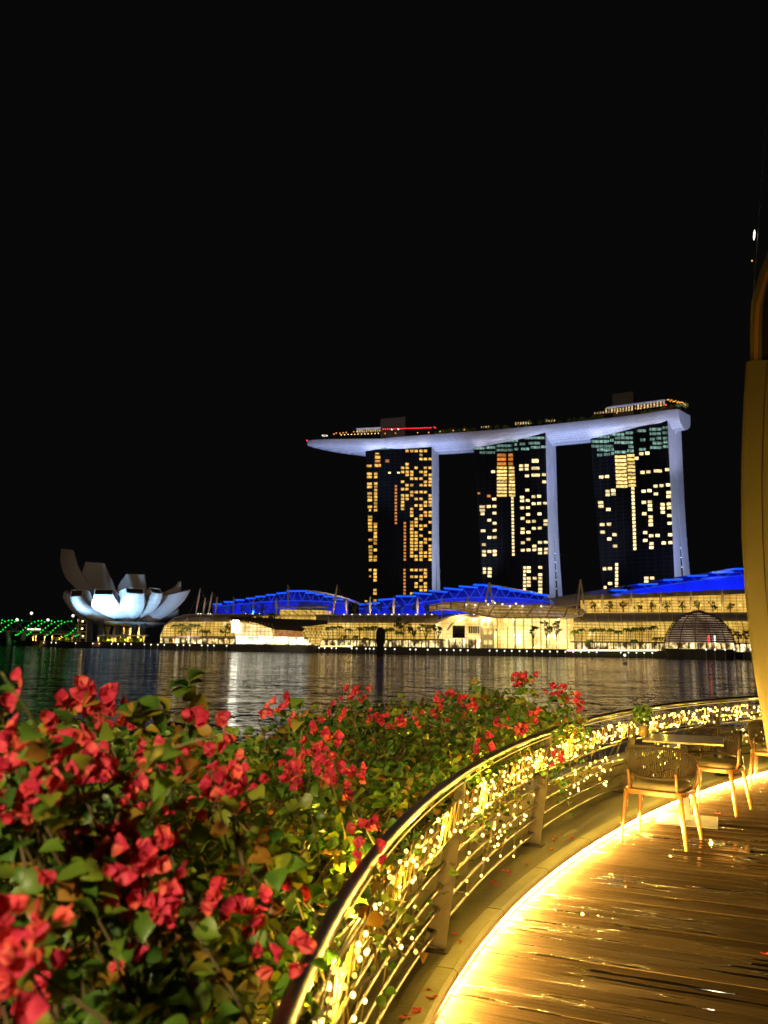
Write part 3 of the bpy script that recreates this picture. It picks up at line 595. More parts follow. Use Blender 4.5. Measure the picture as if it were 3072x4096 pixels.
def gallery(x0, x1, rt, ev, gb, lab, dy=40, gm='hallglass', lshape=0, rshape=0, name='shopping_gallery', ribs=None, shops=True):
    """long hall: shop fronts, outward bulging glass, dark barrel roof. rt/ev/gb: (y at x0, y at x1)"""
    xs = np.linspace(x0, x1, max(4, int((x1 - x0) / 14))); m0 = XY((x0 + x1) / 2, sh((x0 + x1) / 2) + dy)
    t = thing(name, lab, 'mall', (*m0, PZ))
    G_, Rf, Sh, RB = [], [], [], []
    for i, x in enumerate(xs):
        k = i / (len(xs) - 1); Y = sh(x) + dy; zr = at(x, prf(rt, x, k), Y + 16)[2]; ze = at(x, prf(ev, x, k), Y)[2]; zg = at(x, gb[0] + (gb[1] - gb[0]) * k, Y)[2]
        X = XY(x, Y)[0]
        row = []
        for j in range(9):
            q = j / 8; row.append((X, Y - 2.6 * math.sin(q * math.pi) ** .8 + 3 * (1 - q) * 0, zg + (ze - zg) * q))
        G_.append(row)
        ro = []
        for j in range(9):
            q = j / 8 * math.pi / 2; ro.append((X * (1 + (1 - math.cos(q)) * 16 / Y), Y - .6 + 17 * (1 - math.cos(q)), ze - .2 + (zr - ze) * math.sin(q)))
        Rf.append(ro); Sh.append([(X, Y - 1, PZ), (X, Y - 1, zg)])
    MB().grid(G_).build('glass_wall', M[gm], t)
    b = MB().grid(Rf); b.build('barrel_roof', M['roofgrey'], t, True)
    b = MB()
    for r in (Rf[0], Rf[-1]): b.poly(r + [(r[-1][0], r[-1][1], PZ), (r[0][0], r[0][1], PZ)])
    b.build('end_wall', M['roofgrey'], t)
    if shops: MB().grid(Sh).build('shop_front', M['shops'], t)
    MB().tube([r[0] for r in Rf], .35, 4).build('gutter', M['cream'], t)
    MB().tube([np.array(r[-1]) + [0, 0, .3] for r in Rf], .35, 4).build('ridge_rail', M['cream'], t)
    nr = max(3, int((x1 - x0) / 48)) if ribs is None else ribs
    for i in range(nr + 1):
        k = i * (len(xs) - 1) / nr; a = int(min(k, len(xs) - 2)); f = k - a
        P_ = [np.array(Rf[a][j]) * (1 - f) + np.array(Rf[a + 1][j]) * f + [0, -.25, .25] for j in range(9)]
        MB().tube(P_, .3, 4).build('roof_rib', M['cream'], t)
    b = MB()
    for i in range(0, len(xs), 2):
        b.tube([np.array(p) - [0, .3, 0] for p in G_[i]], .13, 4)
    b.build('glazing_rib', M['steelfar'], t)
    b = MB().hexa([(XY(x0, sh(x0) + dy - 7)[0], sh(x0) + dy - 7, at(x0, gb[0], sh(x0) + dy)[2] - .8), (XY(x1, sh(x1) + dy - 7)[0], sh(x1) + dy - 7, at(x1, gb[1], sh(x1) + dy)[2] - .8), (XY(x1, sh(x1) + dy - 3)[0], sh(x1) + dy - 3, at(x1, gb[1], sh(x1) + dy)[2] - .8), (XY(x0, sh(x0) + dy - 3)[0], sh(x0) + dy - 3, at(x0, gb[0], sh(x0) + dy)[2] - .8)],
                 [(XY(x0, sh(x0) + dy - 7)[0], sh(x0) + dy - 7, at(x0, gb[0], sh(x0) + dy)[2]), (XY(x1, sh(x1) + dy - 7)[0], sh(x1) + dy - 7, at(x1, gb[1], sh(x1) + dy)[2]), (XY(x1, sh(x1) + dy - 3)[0], sh(x1) + dy - 3, at(x1, gb[1], sh(x1) + dy)[2] + .3), (XY(x0, sh(x0) + dy - 3)[0], sh(x0) + dy - 3, at(x0, gb[0], sh(x0) + dy)[2] + .3)])
    b.build('awning', M['roofgrey'], t)
    return t, Rf
gl, _ = gallery(642, 1002, [(640, 2540), (655, 2502), (690, 2471), (737, 2459), (1002, 2457)], [(640, 2545), (650, 2512), (664, 2491), (682, 2486), (1002, 2484)], (2549, 2552), 'left glass hall with dark barrel roof beside lotus museum')
gallery(1262, 1750, (2460, 2459), (2489, 2490), (2557, 2557), 'middle glass gallery with dark barrel roof behind the palms')
gallery(2282, 3000, (2455, 2451), (2487, 2482), (2566, 2572), 'right glass gallery with dark barrel roof under upper floor', dy=42)
# low link between, with vine covered terrace
gallery(1000, 1266, (2461, 2461), (2462, 2462), (2550, 2550), 'gold lit link hall behind the crystal pavilion', dy=52, ribs=2)
# entrance pavilion with flat wing roofs above the link hall
Yp = sh(1200) + 62; up = thing('glass_entrance_block', 'gold lit glass block with small curved roofs above link hall', 'building', (*XY(1210, Yp), PZ))
a, c_ = at(1121, 2440, Yp), at(1303, 2440, Yp); zt = at(1200, 2440, Yp)[2]; zb2 = at(1200, 2472, Yp)[2]
MB().hexa([(a[0], Yp, PZ), (c_[0], Yp, PZ), (c_[0] + 3, Yp + 18, PZ), (a[0] + 3, Yp + 18, PZ)], [(a[0], Yp, zt), (c_[0], Yp, zt), (c_[0] + 3, Yp + 18, zt), (a[0] + 3, Yp + 18, zt)]).build('glass_wall', M['hallglass'], up)
for x0_, x1_ in ((1108, 1160), (1156, 1204), (1200, 1250), (1246, 1312)):
    P = []
    for i in range(7):
        k = i / 6; x = x0_ + (x1_ - x0_) * k; y = 2437 - (7 + (3 if x0_ > 1240 else 0)) * math.sin(math.pi * (.25 + k * .6)); p = at(x, y, Yp - 4); P.append([p, p + [0, 14, 1.5]])
    MB().grid(P).prism([P[0][0], P[3][0], P[6][0]], (0, .5, .6)).build('wing_roof', M['cream'], up)
for x0_, x1_ in ((1135, 1175), (1170, 1200), (1215, 1250), (1240, 1280)):
    MB().tube([at(x0_, 2442, Yp - 2), at(x1_, 2469, Yp - 1)], .3, 4).build('brace', M['cream'], up)
# ------------------------------------------------------------------ blue lit stepped roofs
def blueroof(steps, arc, bot, lab, dy, crest=None, nspot=4, en=1.0, lift=0):
    """steps: (x0,y0,x1,y1) slab fronts; arc: truss foot line; bot: lower edge of the skin"""
    xm = steps[len(steps) // 2][0]; Yr = sh(xm) + dy; t = thing('stepped_roof_hall', lab, 'exhibition hall', (*XY(xm, Yr), PZ))
    xs = np.linspace(min(arc[0][0], bot[0][0]), max(arc[-1][0], bot[-1][0]), 40)
    top_x = [v for s in steps for v in (s[0], s[2])]; top_y = [v for s in steps for v in (s[1] + 5, s[3] + 5)]
    P = []
    for x in xs:
        Y = sh(x) + dy; yb = np.interp(x, [q[0] for q in bot], [q[1] for q in bot]); ya = np.interp(x, [q[0] for q in arc], [q[1] for q in arc]); yt = min(ya - 1, np.interp(x, top_x, top_y))
        zb3, za, zt3 = at(x, yb, Y)[2], at(x, ya, Y + 10)[2], at(x, yt, Y + 22)[2]; X = XY(x, Y)[0]
        row = [(X, Y, PZ), (X, Y, zb3)]
        for j in range(1, 7):
            q = j / 6; row.append((X * (1 + q * 10 / Y), Y + 10 * q, zb3 + (za - zb3) * q))
        for j in range(1, 5):
            q = j / 4; row.append((X * (1 + (10 + 12 * q) / Y), Y + 10 + 12 * q, za + (zt3 - za) * q))
        row.append((X * (1 + 60 / Y), Y + 60, zt3 - 4)); P.append(row)
    MB().grid([r[1:] for r in P]).build('roof_skin', M['bluelit_skin'], t)
    MB().grid([r[:2] for r in P]).build('wall', M['dark'], t)
    arcline = [np.array([r[7][0], r[7][1] - .6, r[7][2] + .3]) for r in P]
    MB().tube(arcline, .28, 4).build('truss_chord', M['truss_blue'], t)
    for s in steps:
        Y = sh(s[0]) + dy + 4; a, c_ = at(s[0], s[1], Y), at(s[2], s[3], Y)
        so = MB().hexa([a - [0, 0, .6], c_ - [0, 0, .6], c_ + [0, 30, .4], a + [0, 30, .4]], [a + [0, 0, .6], c_ + [0, 0, .6], c_ + [0, 30, 1.2], a + [0, 30, 1.2]]).build('roof_step', M['bluelit_skin'], t)
        MB().tube([a - [0, .3, 0], c_ - [0, .3, 0]], .62, 4).build('led_edge', M['led_blue'], so)
        f = [(s[0] + (s[2] - s[0]) * k) for k in (.2, .55, .9)]
        ya = np.interp(f[1], [q[0] for q in arc], [q[1] for q in arc]); foot = at(f[1], ya, sh(s[0]) + dy + 9)
        if ya > s[1] + 6:
            b = MB()
            for x in (f[0], f[2]):
                yy = s[1] + (s[3] - s[1]) * (x - s[0]) / (s[2] - s[0]) + 2; b.tube([at(x, yy, Y + 1), foot], .26, 4)
            b.build('truss', M['truss_blue'], so)
    if crest:
        b = MB(); b.tube([at(x, y, sh(x) + dy + 12) for x, y in crest], .9, 5); b.build('crest', M['slab'], t)
        x, y = crest[len(crest) // 2]; p = at(x, y, sh(x) + dy + 12); point((p[0], p[1] - 10, p[2] + 14), 16000, (1, .7, .65), .6)
    for k in range(nspot):
        x = xs[0] + (xs[-1] - xs[0]) * (k + .5) / nspot; Y = sh(x) + dy; yb = np.interp(x, [q[0] for q in bot], [q[1] for q in bot]); ya = np.interp(x, [q[0] for q in arc], [q[1] for q in arc])
        p = at(x, yb - 3, Y - 24) + np.array([0, 0, lift]); g = at(x, ya - 6, Y + 9)
        g = at(x, yb * .6 + ya * .4, Y + 5); spot(p, g, 4.6e4 * en, (.002, .055, 1), 78, .5, .5)
    return t
blueroof([(853, 2417, 888, 2416), (895, 2408, 938, 2408), (940, 2400, 978, 2400), (984, 2394, 1022, 2393), (1022, 2387, 1062, 2386), (1064, 2380, 1103, 2379), (1106, 2374, 1146, 2371), (1147, 2365, 1187, 2364), (1186, 2364, 1228, 2364.5), (1222, 2371, 1262, 2371), (1262, 2377, 1300, 2377), (1296, 2386, 1336, 2386), (1332, 2397, 1374, 2398)],
         [(848, 2427), (950, 2418), (1060, 2408), (1140, 2404), (1190, 2403), (1290, 2407), (1388, 2415)], [(845, 2452), (1000, 2454), (1390, 2456)], 'left blue lit hall roof rising in steps behind the crystal pavilion', 100,
         [(1228, 2364), (1300, 2374), (1380, 2393), (1438, 2414)], 5)
blueroof([(1437, 2418, 1520, 2411), (1512, 2400, 1580, 2395), (1583, 2385, 1665, 2385), (1653, 2372, 1728, 2377), (1714, 2363, 1790, 2368), (1775, 2353, 1852, 2359), (1835, 2345, 1912, 2350), (1893, 2339, 1950, 2341), (1942, 2344, 2005, 2348), (1990, 2353, 2050, 2358), (2037, 2361, 2095, 2366), (2087, 2368, 2140, 2372), (2130, 2375, 2192, 2381)],
         [(1435, 2436), (1530, 2432), (1600, 2424), (1700, 2408), (1800, 2396), (1900, 2390), (2000, 2390), (2100, 2396), (2195, 2408)], [(1433, 2456), (1700, 2458), (2200, 2450)], 'middle blue lit hall roof stepping up to a peak before towers', 100,
         [(1950, 2338), (2040, 2356), (2130, 2370), (2195, 2386), (2262, 2420)], 6)
blueroof([(2443, 2361, 2508, 2361), (2552, 2338, 2631, 2336), (2653, 2320, 2730, 2318), (2749, 2304, 2831, 2302), (2846, 2290, 2932, 2288), (2935, 2276, 3010, 2274)],
         [(2412, 2388), (2500, 2373), (2580, 2356), (2700, 2338), (2800, 2325), (3010, 2300)], [(2410, 2395), (2520, 2391), (2700, 2380), (3010, 2362)], 'right blue lit hall roof climbing towards the curved pillar', 92, None, 6, 1.1, 9)
# upper floor under the right blue roof
Yu = lambda x: sh(x) + 76
uf = thing('upper_hall', 'gold lit upper floor of glass beneath right blue roof', 'mall', (*XY(2650, Yu(2650)), PZ))
b = MB(); b2 = MB(); b3 = MB()
A = []
for x in np.linspace(2325, 3012, 16):
    k = (x - 2325) / 687; Y = Yu(x); X = XY(x, Y)[0]; zt = at(x, 2402 - 27 * k, Y)[2]; A.append((X, Y, zt))
for p, q in zip(A[:-1], A[1:]):
    b.poly([(p[0], p[1], PZ), (q[0], q[1], PZ), q, p]); H = np.array([0, 0, 3.4]); b2.hexa([np.array(p) - [0, 2.5, 0], np.array(q) - [0, 2.5, 0], np.array(q) + [0, 14, 0], np.array(p) + [0, 14, 0]], [np.array(p) - [0, 1.5, 0] + H, np.array(q) - [0, 1.5, 0] + H, np.array(q) + [0, 14, 0] + H, np.array(p) + [0, 14, 0] + H])
b.build('glass_wall', M['upper'], uf); b2.build('fascia', M['linkgrey'], uf)
for k in range(9):
    x = 2340 + 80 * k; p = at(x, 2400, Yu(x) - 6); point((p[0], p[1], p[2] - 3), 900, (1, .65, .15), .3)
# sloping grey roof left of it, seen behind the canopy
b = MB(); p = [at(2200, 2398, 610), at(2330, 2378, 620), at(2500, 2347, 640), at(2430, 2395, 610), at(2340, 2420, 600), at(2240, 2432, 600)]
rg = thing('link_roof', 'low grey sloping roof between middle and right halls', 'roof', (p[0][0], p[0][1], PZ)); b.prism(p, (0, 0, 1.2)); b.build('roof', M['linkgrey'], rg)
b = MB()
for x in (2240, 2330, 2420): q_ = at(x, 2432, 612); b.box((q_[0], 612, q_[2] / 2), (3, 3, q_[2]))
b.build('support', M['slab'], rg); q_ = at(2300, 2400, 585); point((q_[0], q_[1], q_[2] + 12), 5000, (1, .75, .6), .5)
# ------------------------------------------------------------------ arched entrance and drum hall with shell canopy
Ya = sh(1830) + 34; ar = thing('arched_entrance', 'tall arched glass entrance glowing gold beside drum hall', 'building', (*XY(1840, Ya), PZ))
arc = [at(1745 + (1921 - 1745) * k / 20, 0, Ya) for k in range(21)]; prof = []
for k in range(21):
    x = 1742 + (1922 - 1742) * k / 20; f = (x - 1742) / 180; y = 2492 - 32 * math.sin(min(1, f * 1.35) * math.pi / 2) ** .75 + (7 * max(0, f - .62) / .38); prof.append(at(x, y, Ya))
zg = at(1830, 2556, Ya)[2]
MB().poly(prof + [(prof[-1][0], Ya, zg), (prof[0][0], Ya, zg)]).build('glass_wall', M['hallglass2'], ar)
MB().tube([p - np.array([0, .8, 0]) for p in prof], .8, 5).build('arch_rim', M['cream'], ar)
MB().grid([[p - np.array([0, 1.5, -.4]), p + np.array([0, 26, .4])] for p in prof]).build('barrel_roof', M['roofgrey'], ar, True)
inner = []
for k in range(13):
    x = 1790 + 132 * k / 12; f = k / 12; y = 2520 - 52 * math.sin(min(1, f * 1.5) * math.pi / 2) ** .7; inner.append(at(x, y, Ya - 3))
MB().tube(inner, .55, 5).build('inner_arch', M['cream'], ar)
MB().poly([(prof[0][0] + 1, Ya - .5, PZ), (prof[-1][0], Ya - .5, PZ), (prof[-1][0], Ya - .5, zg), (prof[0][0] + 1, Ya - .5, zg)]).build('shop_front', M['shops'], ar)
p = at(1835, 2527, Ya - 1); MB().box((p[0], Ya - .9, p[2]), (8, .3, 8)).build('banner', M['glassdark'], ar)
for k in range(5): q_ = at(1878 + k * 9, 2519, Ya - 1); MB().box((q_[0], Ya - .6, q_[2]), (1.2, .3, PZ)).build('dark_pane', M['roofdark'], ar)
# stone wing
Yw = Ya - 2; sw = thing('stone_wing', 'cream stone wing with square lit windows beside arched entrance', 'building', (*XY(1950, Yw), PZ))
a, c_ = at(1922, 2466, Yw), at(1976, 2466, Yw); MB().hexa([(a[0], Yw, PZ), (c_[0], Yw, PZ), (c_[0], Yw + 20, PZ), (a[0], Yw + 20, PZ)], [(a[0], Yw, a[2]), (c_[0], Yw, c_[2]), (c_[0], Yw + 20, c_[2]), (a[0], Yw + 20, a[2])]).build('wall', M['cream'], sw)
for y in (2493, 2529, 2570):
    for x in (1942, 1962):
        q_ = at(x, y, Yw); MB().box((q_[0], Yw - .05, q_[2]), (2.2, .3, 2.6)).build('window', M['hallglass2'], sw)
q_ = at(1950, 2520, Yw - 12); point(tuple(q_), 3200, (1, .7, .25), .4)
# drum
dr = thing('drum_hall', 'bright rounded glass hall under the shell shaped canopy', 'building', (*XY(2120, 560), PZ))
zt, zb4 = at(2120, 2466, 545)[2], 1.6; P = []
for k in range(25):
    x = 1974 + (2296 - 1974) * k / 24; f = (k / 24 - .5) * 2; Y = sh(x) + 26 + 14 * f * f; X = XY(x, Y)[0]; P.append([(X, Y, PZ), (X, Y, zt * .33), (X, Y, zt * .66), (X, Y, zt)])
M['drumglass'] = litglass('bright_drum_glass', (1, .6, .12), (1, .78, .27), 1.1, 2.1, nscale=.06, bw=2.9, bh=2.4, mort=.14, line=(.7, .45, .1), hot=(5, 4.4, 3), lo=.4, hi=.58)
MB().grid(P).build('glass_wall', M['drumglass'], dr)
b = MB()
for y in (2519,):
    for x0_, x1_ in ((1982, 1988), (1998, 2012), (2016, 2034), (2040, 2056), (2074, 2086), (2100, 2106)):
        q_ = at(x0_, y, 525); r_ = at(x1_, y, 525); Y = np.interp((x0_ + x1_) / 2, [1974, 2135, 2296], [sh(1974) + 40, sh(2135) + 26, sh(2296) + 40]); c0_, c1_ = at(x0_, y, Y - 1.2), at(x1_, y, Y - 1.2); b.box(((c0_[0] + c1_[0]) / 2, Y - 1.2, c0_[2]), (c1_[0] - c0_[0], .4, 1.4))
b.build('louvre_row', M['roofdark'], dr)
for x in (2000, 2030, 2062, 2096, 2130, 2165, 2200, 2235, 2268):
    f = (x - 2135) / 161; Y = sh(x) + 25 + 14 * f * f; X = XY(x, Y)[0]; MB().box((X, Y, zt / 2 + .8), (.5, .5, zt - 1.6)).build('mullion', M['cream'], dr)
q_ = at(2240, 2565, sh(2240) + 12); point((q_[0], q_[1], 7.5), 12000, (1, .85, .5), .5)
cn = thing('shell_canopy', 'long curved ribbed canopy over the drum hall', 'canopy', (*XY(2050, 555), PZ))
topl = [(1715, 2441), (1780, 2425), (1840, 2417), (1900, 2414), (1970, 2412), (2060, 2413), (2150, 2415), (2200, 2418), (2265, 2425), (2310, 2440), (2336, 2455)]
botl = [(1719, 2439), (1775, 2434), (1830, 2437), (1880, 2447), (1930, 2460), (1980, 2468), (2060, 2469), (2150, 2469), (2220, 2470), (2290, 2469), (2334, 2457)]
P = []
for (xa_, ya_), (xb_, yb_) in zip(topl, botl):
    T_, B_ = at(xa_, ya_, sh(xa_) + 62), at(xb_, yb_, sh(xb_) + 18); row = []
    for j in range(9):
        q = j / 8; p = T_ * (1 - q) + B_ * q; p[2] += 3.2 * math.sin(math.pi * q); row.append(p)
    P.append(row)
MB().grid([r[:4] for r in P]).build('roof_skin', M['roofgrey'], cn, True)
M['canopyglow'] = litglass('gold_glazed_canopy', (.3, .15, .02), (.9, .55, .13), .6, 1., nscale=.08, bw=4, bh=1.1, mort=.3, line=(.12, .06, .01), hot=(1.6, 1.3, .6))
MB().grid([[p - np.array([0, -.6, .9]) for p in r[3:]] for r in P]).build('glazing', M['canopyglow'], cn, True)
fin = crom([np.array(r).ravel() for r in P], 2); fin = [f.reshape(9, 3) for f in fin]
for k in range(1, len(fin), 2): MB().tube(fin[k], .5, 4).build('rib', M['cream'], cn)
for j in (3, 4, 5, 6, 7, 8): MB().tube([r[j] for r in P], .2 if j < 8 else .4, 4).build('purlin', M['cream'], cn)
b = MB()
for x in (1990, 2060, 2130, 2200, 2270): q_ = at(x, 2469, sh(x) + 22); b.tube([(q_[0], q_[1], PZ), q_ + np.array([0, 2, 0])], .35, 5)
b.build('posts', M['cream'], cn)
for x, y in ((1809, 2428), (1848, 2429), (1865, 2422), (1901, 2424), (1953, 2421), (1979, 2415), (2010, 2420), (2064, 2418), (2040, 2428), (1896, 2461), (1932, 2461), (2030, 2461), (2062, 2461), (2090, 2428), (2165, 2428), (2227, 2461), (2260, 2462)):
    p = at(x, y, sh(x) + 34); p[2] += .5; MB().ball(p, .6, 6, 4).build('lamp', M['bulbwhite'], cn)
for x in (1850, 1950, 2050, 2150, 2250): q_ = at(x, 2466, sh(x) + 22); point((q_[0], q_[1] + 6, q_[2] - 1.5), 9000, (1, .7, .25), .3)
# ------------------------------------------------------------------ crystal pavilion on the water
cp = thing('crystal_pavilion', 'angular glass pavilion standing in the water with dark folded roof', 'pavilion', (*XY(1110, 545), 0))
M['crystal'] = litglass('lit_crystal_glass', (.9, .55, .16), (1, .78, .35), .9, 1.5, nscale=.1, bw=2.6, bh=2.6, mort=.16, line=(.3, .15, .03), hot=(2.6, 2.4, 1.8), lo=.35, hi=.62)
M['crystal2'] = litglass('crystal_base_glass', (.8, .9, .6), (1, .95, .75), .9, 2.4, nscale=.16, bw=5, bh=9, mort=.2, line=(.35, .35, .22), hot=(5, 5, 4.2), lo=.35, hi=.6)
Yc = 540.
def W3(px, py, dY=0): return at(px, py, Yc + dY)
def face(name, pts, mk, off=(0, .5, 0)): MB().prism([W3(*p) for p in pts], off).build(name, M[mk], cp)
face('glass_wall', [(917, 2481, 2), (942, 2543, 0), (1092, 2543, -4), (1083, 2512, -3)], 'crystal')
face('lower_glass', [(942, 2543, 0), (945, 2575, 0), (1095, 2576, -4), (1092, 2543, -4)], 'crystal2')
face('lower_glass', [(1095, 2547, -3), (1095, 2576, -4), (1245, 2578, 2), (1212, 2549, 2)], 'crystal2')
face('window_band', [(1097, 2520, -1), (1097, 2545, -1), (1210, 2548, 3), (1210, 2527, 3)], 'worange')
face('lattice_glass', [(1218, 2520, 4), (1246, 2577, 4), (1282, 2578, 14), (1306, 2498, 16), (1190, 2506, 6)], 'hallglass')
b = MB()
for k in range(9):
    xa_ = 1190 + k * 13
    for s in (-1, 1):
        b.tube([W3(xa_, 2506 - k * .7, 3), W3(xa_ + s * 26, 2556, 3)], .16, 3)
b.build('lattice', M['roofdark'], cp)
rp = [(915, 2473, 0), (960, 2480, -2), (1030, 2494, -4), (1085, 2508, -6), (1100, 2519, -6), (1210, 2526, 0), (1218, 2519, 2), (1190, 2509, 3), (1310, 2497, 14), (1309, 2488, 18), (1190, 2494, 22), (1110, 2496, 22), (1060, 2488, 22), (990, 2478, 22)]
face('roof', rp, 'roofdark', (0, 3, 1.2))
for k in range(9): x = 975 + k * 14; MB().tube([W3(x, 2481 + k * 2.6, -5.5), W3(x + 8, 2473 + k * 2.4, 8)], .35, 4).build('roof_seam', M['roofgrey'], cp)
z2 = W3(940, 2577)[2]
MB().hexa([(W3(938, 2577)[0], Yc - 6, -1), (W3(1250, 2577)[0], Yc - 8, -1), (W3(1290, 2577)[0], Yc + 24, -1), (W3(938, 2577)[0], Yc + 24, -1)], [(W3(925, 2577)[0], Yc - 7, z2), (W3(1252, 2577)[0], Yc - 9, z2), (W3(1290, 2577)[0], Yc + 24, z2), (W3(925, 2577)[0], Yc + 24, z2)]).build('plinth', M['dark'], cp)
p = W3(942, 2505, -3); MB().box(tuple(p), (4.2, .5, 7.5)).build('bright_screen', emis('lit_white_screen', (1, .95, .75), 14), cp)
spot(W3(1170, 2570, -30), W3(1170, 2545, 0), 9000, (1, .8, .5), 70)
# ------------------------------------------------------------------ floating dome
Yd = 497.; dx_, _ = XY(2798, Yd); Rr = XY(2932, Yd)[0] - dx_; zd0 = at(2798, 2596, Yd)[2]; Hd = at(2798, 2446, Yd)[2] - zd0
dm = thing('floating_dome', 'round floating glass dome ringed by horizontal dark slats', 'dome', (dx_, Yd, 0))
M['domeglass'] = litglass('dome_interior_glow', (.12, .065, .03), (.62, .42, .26), .7, 1., nscale=.1, bw=90, bh=1.45, mort=.2, line=(.03, .015, .01), hot=(1.3, 1., .8), lo=.35, hi=.68)
prof = [(Rr * math.cos(a), Hd * math.sin(a)) for a in np.linspace(0.02, math.pi / 2 - .01, 22)]
MB().lathe((dx_, Yd, zd0), [(r * .955, z * .955) for r, z in prof], 40).build('glass_shell', M['domeglass'], dm, True)
b = MB(); z = 4.4
M['slat'] = mat('dark_bronze_slats', (.05, .03, .025), .45, .3)
while z < Hd * .985:
    r = Rr * math.sqrt(max(0, 1 - (z / Hd) ** 2)); b.lathe((dx_, Yd, zd0), [(r * .985, z - .42), (r * 1.02, z - .2), (r * 1.02, z + .28), (r * .985, z + .42)], 48); z += 1.3
b.build('slats', M['slat'], dm)
for k in range(14):
    w = 2 * math.pi * k / 14 + .2; MB().tube([(dx_ + r * 1.01 * math.cos(w), Yd + r * 1.01 * math.sin(w), zd0 + z_) for r, z_ in prof], .22, 4).build('rib', M['slat'], dm)
MB().ball((dx_, Yd, zd0 + Hd), 3.6, 12, 6, .22).build('cap', M['slat'], dm)
MB().lathe((dx_, Yd, 0), [(Rr * .92, -1), (Rr * 1.0, zd0 - .4), (Rr * 1.02, zd0), (.1, zd0)], 40).build('floating_base', M['dark'], dm)
MB().lathe((dx_, Yd, zd0 + .1), [(Rr * .97, .05), (Rr * .965, 3.4)], 40).build('ground_floor_glass', M['shops'], dm)
for px, col in ((2835, 'red'), (2859, 'bulbwhite')): q_ = at(px, 2557, Yd - Rr * .97); MB().box((q_[0], q_[1], q_[2]), (.7, .3, 4.2)).build('lit_sign', M[col], dm)
# ------------------------------------------------------------------ masts with stays
def mast(px, yt, yb, w=0, dy=70, lab='', mk='cream', pxb=None, legs=None, en=1):
    Y = sh(px) + dy; T_ = at(px, yt, Y); B_ = at(pxb or px, yb, Y); t = thing('roof_mast', lab, 'mast', (B_[0], Y, PZ), 'masts above the mall roofs')
    if legs:
        for x in legs: B2 = at(x, yb, Y); MB().tube([(B2[0], Y, B2[2] - 8), B2, T_], [.9, .85, .5], 6).build('leg', M[mk], t)
    else:
        m_ = (T_ + B_) / 2; MB().tube([(B_[0], Y, PZ), B_, m_, T_], [.35, .4, w or .85, .15], 6).build('spar', M[mk], t)
    for s in (-1, 1):
        q_ = at(px + s * 45, yb + 6, Y + 14); MB().tube([T_, q_], .07, 3).build('stay', M['steelfar'], t)
    if mk == 'cream': spot((B_[0] + 1, Y - 9, B_[2] - 4), (T_ + B_) / 2, 9000 * en, (1, .72, .28), 70, .8, .2)
for k, (px, pb, yt, yb) in enumerate(((801, 784, 2354, 2451), (822, 813, 2390, 2453), (850, 834, 2368, 2452), (869, 862, 2386, 2452))): mast(px, yt, yb, .8, 60, ('slim mast behind the left hall, nearest lotus museum', 'second slim mast to the right of lotus museum', 'third slim mast to the right of lotus museum', 'fourth slim mast to the right of lotus museum')[k], 'cream', pb)
for px, yt, yb, lb in ((934, 2386, 2452, 'grey slim mast at the low end of left blue roof'), (1014, 2386, 2452, 'grey slim mast before the left blue roof'), (1152, 2338, 2430, 'tall grey mast rising above left blue roof')): mast(px, yt, yb, .7, 80, lb, 'steelfar')
mast(1105, 2390, 2452, .9, 64, 'cream mast left of the glass entrance block'); mast(1349, 2338, 2456, 1.1, 64, 'tall leaning cream mast right of the glass entrance block', 'cream', 1333)
mast(1386, 2386, 2457, .9, 64, 'cream mast with stays between left and middle blue roofs')
for k, px in enumerate((1480, 1575, 1670, 1767)): mast(px, 2386 + k * .5, 2458, 1.1, 64, ('first', 'second', 'third', 'fourth')[k] + ' cream spindle mast along the middle blue roof')
mast(1871, 2382, 2415, .9, 64, 'short cream mast just above the shell canopy'); mast(1958, 2330, 2411, 0, 66, 'cream two legged mast at peak of middle blue roof', legs=(1942, 1969))
mast(2322, 2318, 2450, 0, 66, 'cream two legged mast right of the shell canopy', legs=(2306, 2340))
for k, (px, yt) in enumerate(((2409, 2374), (2524, 2369), (2643, 2365), (2764, 2362), (2889, 2358))): mast(px, yt, 2450, .9, 66, ('first', 'second', 'third', 'fourth', 'fifth')[k] + ' upright mast before the upper hall from its left end')

spot((60, 250, 75), (60, 560, 14), 6.5e5, (1, .72, .38), 100, .8, 2, 'added_fill')  # added unseen fill that warms the mall roofs and shore
spot((-150, 330, 60), (-150, 600, 14), 3e5, (1, .72, .38), 70, .8, 2, 'added_fill')  # second added fill, for the left shore
# ------------------------------------------------------------------ trees and palms of the far shore
def palm(px, yt, yb, dy, lab, grp='palms before the glass galleries', s=1.):
    Y = sh(px) + dy; X, _ = XY(px, Y); zt = at(px, yt + 6, Y)[2]; t = thing('palm_tree', lab, 'palm', (X, Y, PZ), grp)
    MB().tube([(X, Y, PZ), (X + random.uniform(-.3, .3), Y, zt * .5), (X, Y, zt)], [.3, .24, .2], 5).build('trunk', M['trunk'], t)
    b = MB()
    for k in range(11):
        a = 2 * math.pi * k / 11 + random.uniform(-.2, .2); L_ = random.uniform(3.3, 4.3) * s; up = random.uniform(.2, 1.); d = np.array([math.cos(a), math.sin(a), 0]); sd = np.array([-d[1], d[0], 0]); P = []
        for j in range(7):
            q = j / 6; c_ = np.array([X, Y, zt]) + d * L_ * q * (1 - .12 * q) + np.array([0, 0, L_ * (up * q - (up + .55) * q * q)]); w = .62 * s * math.sin(math.pi * min(.97, q * .85 + .12)); P.append([c_ + sd * w - [0, 0, w * .7], c_, c_ - sd * w - [0, 0, w * .7]])
        b.grid(P)
    b.build('fronds', M['palm'], t)
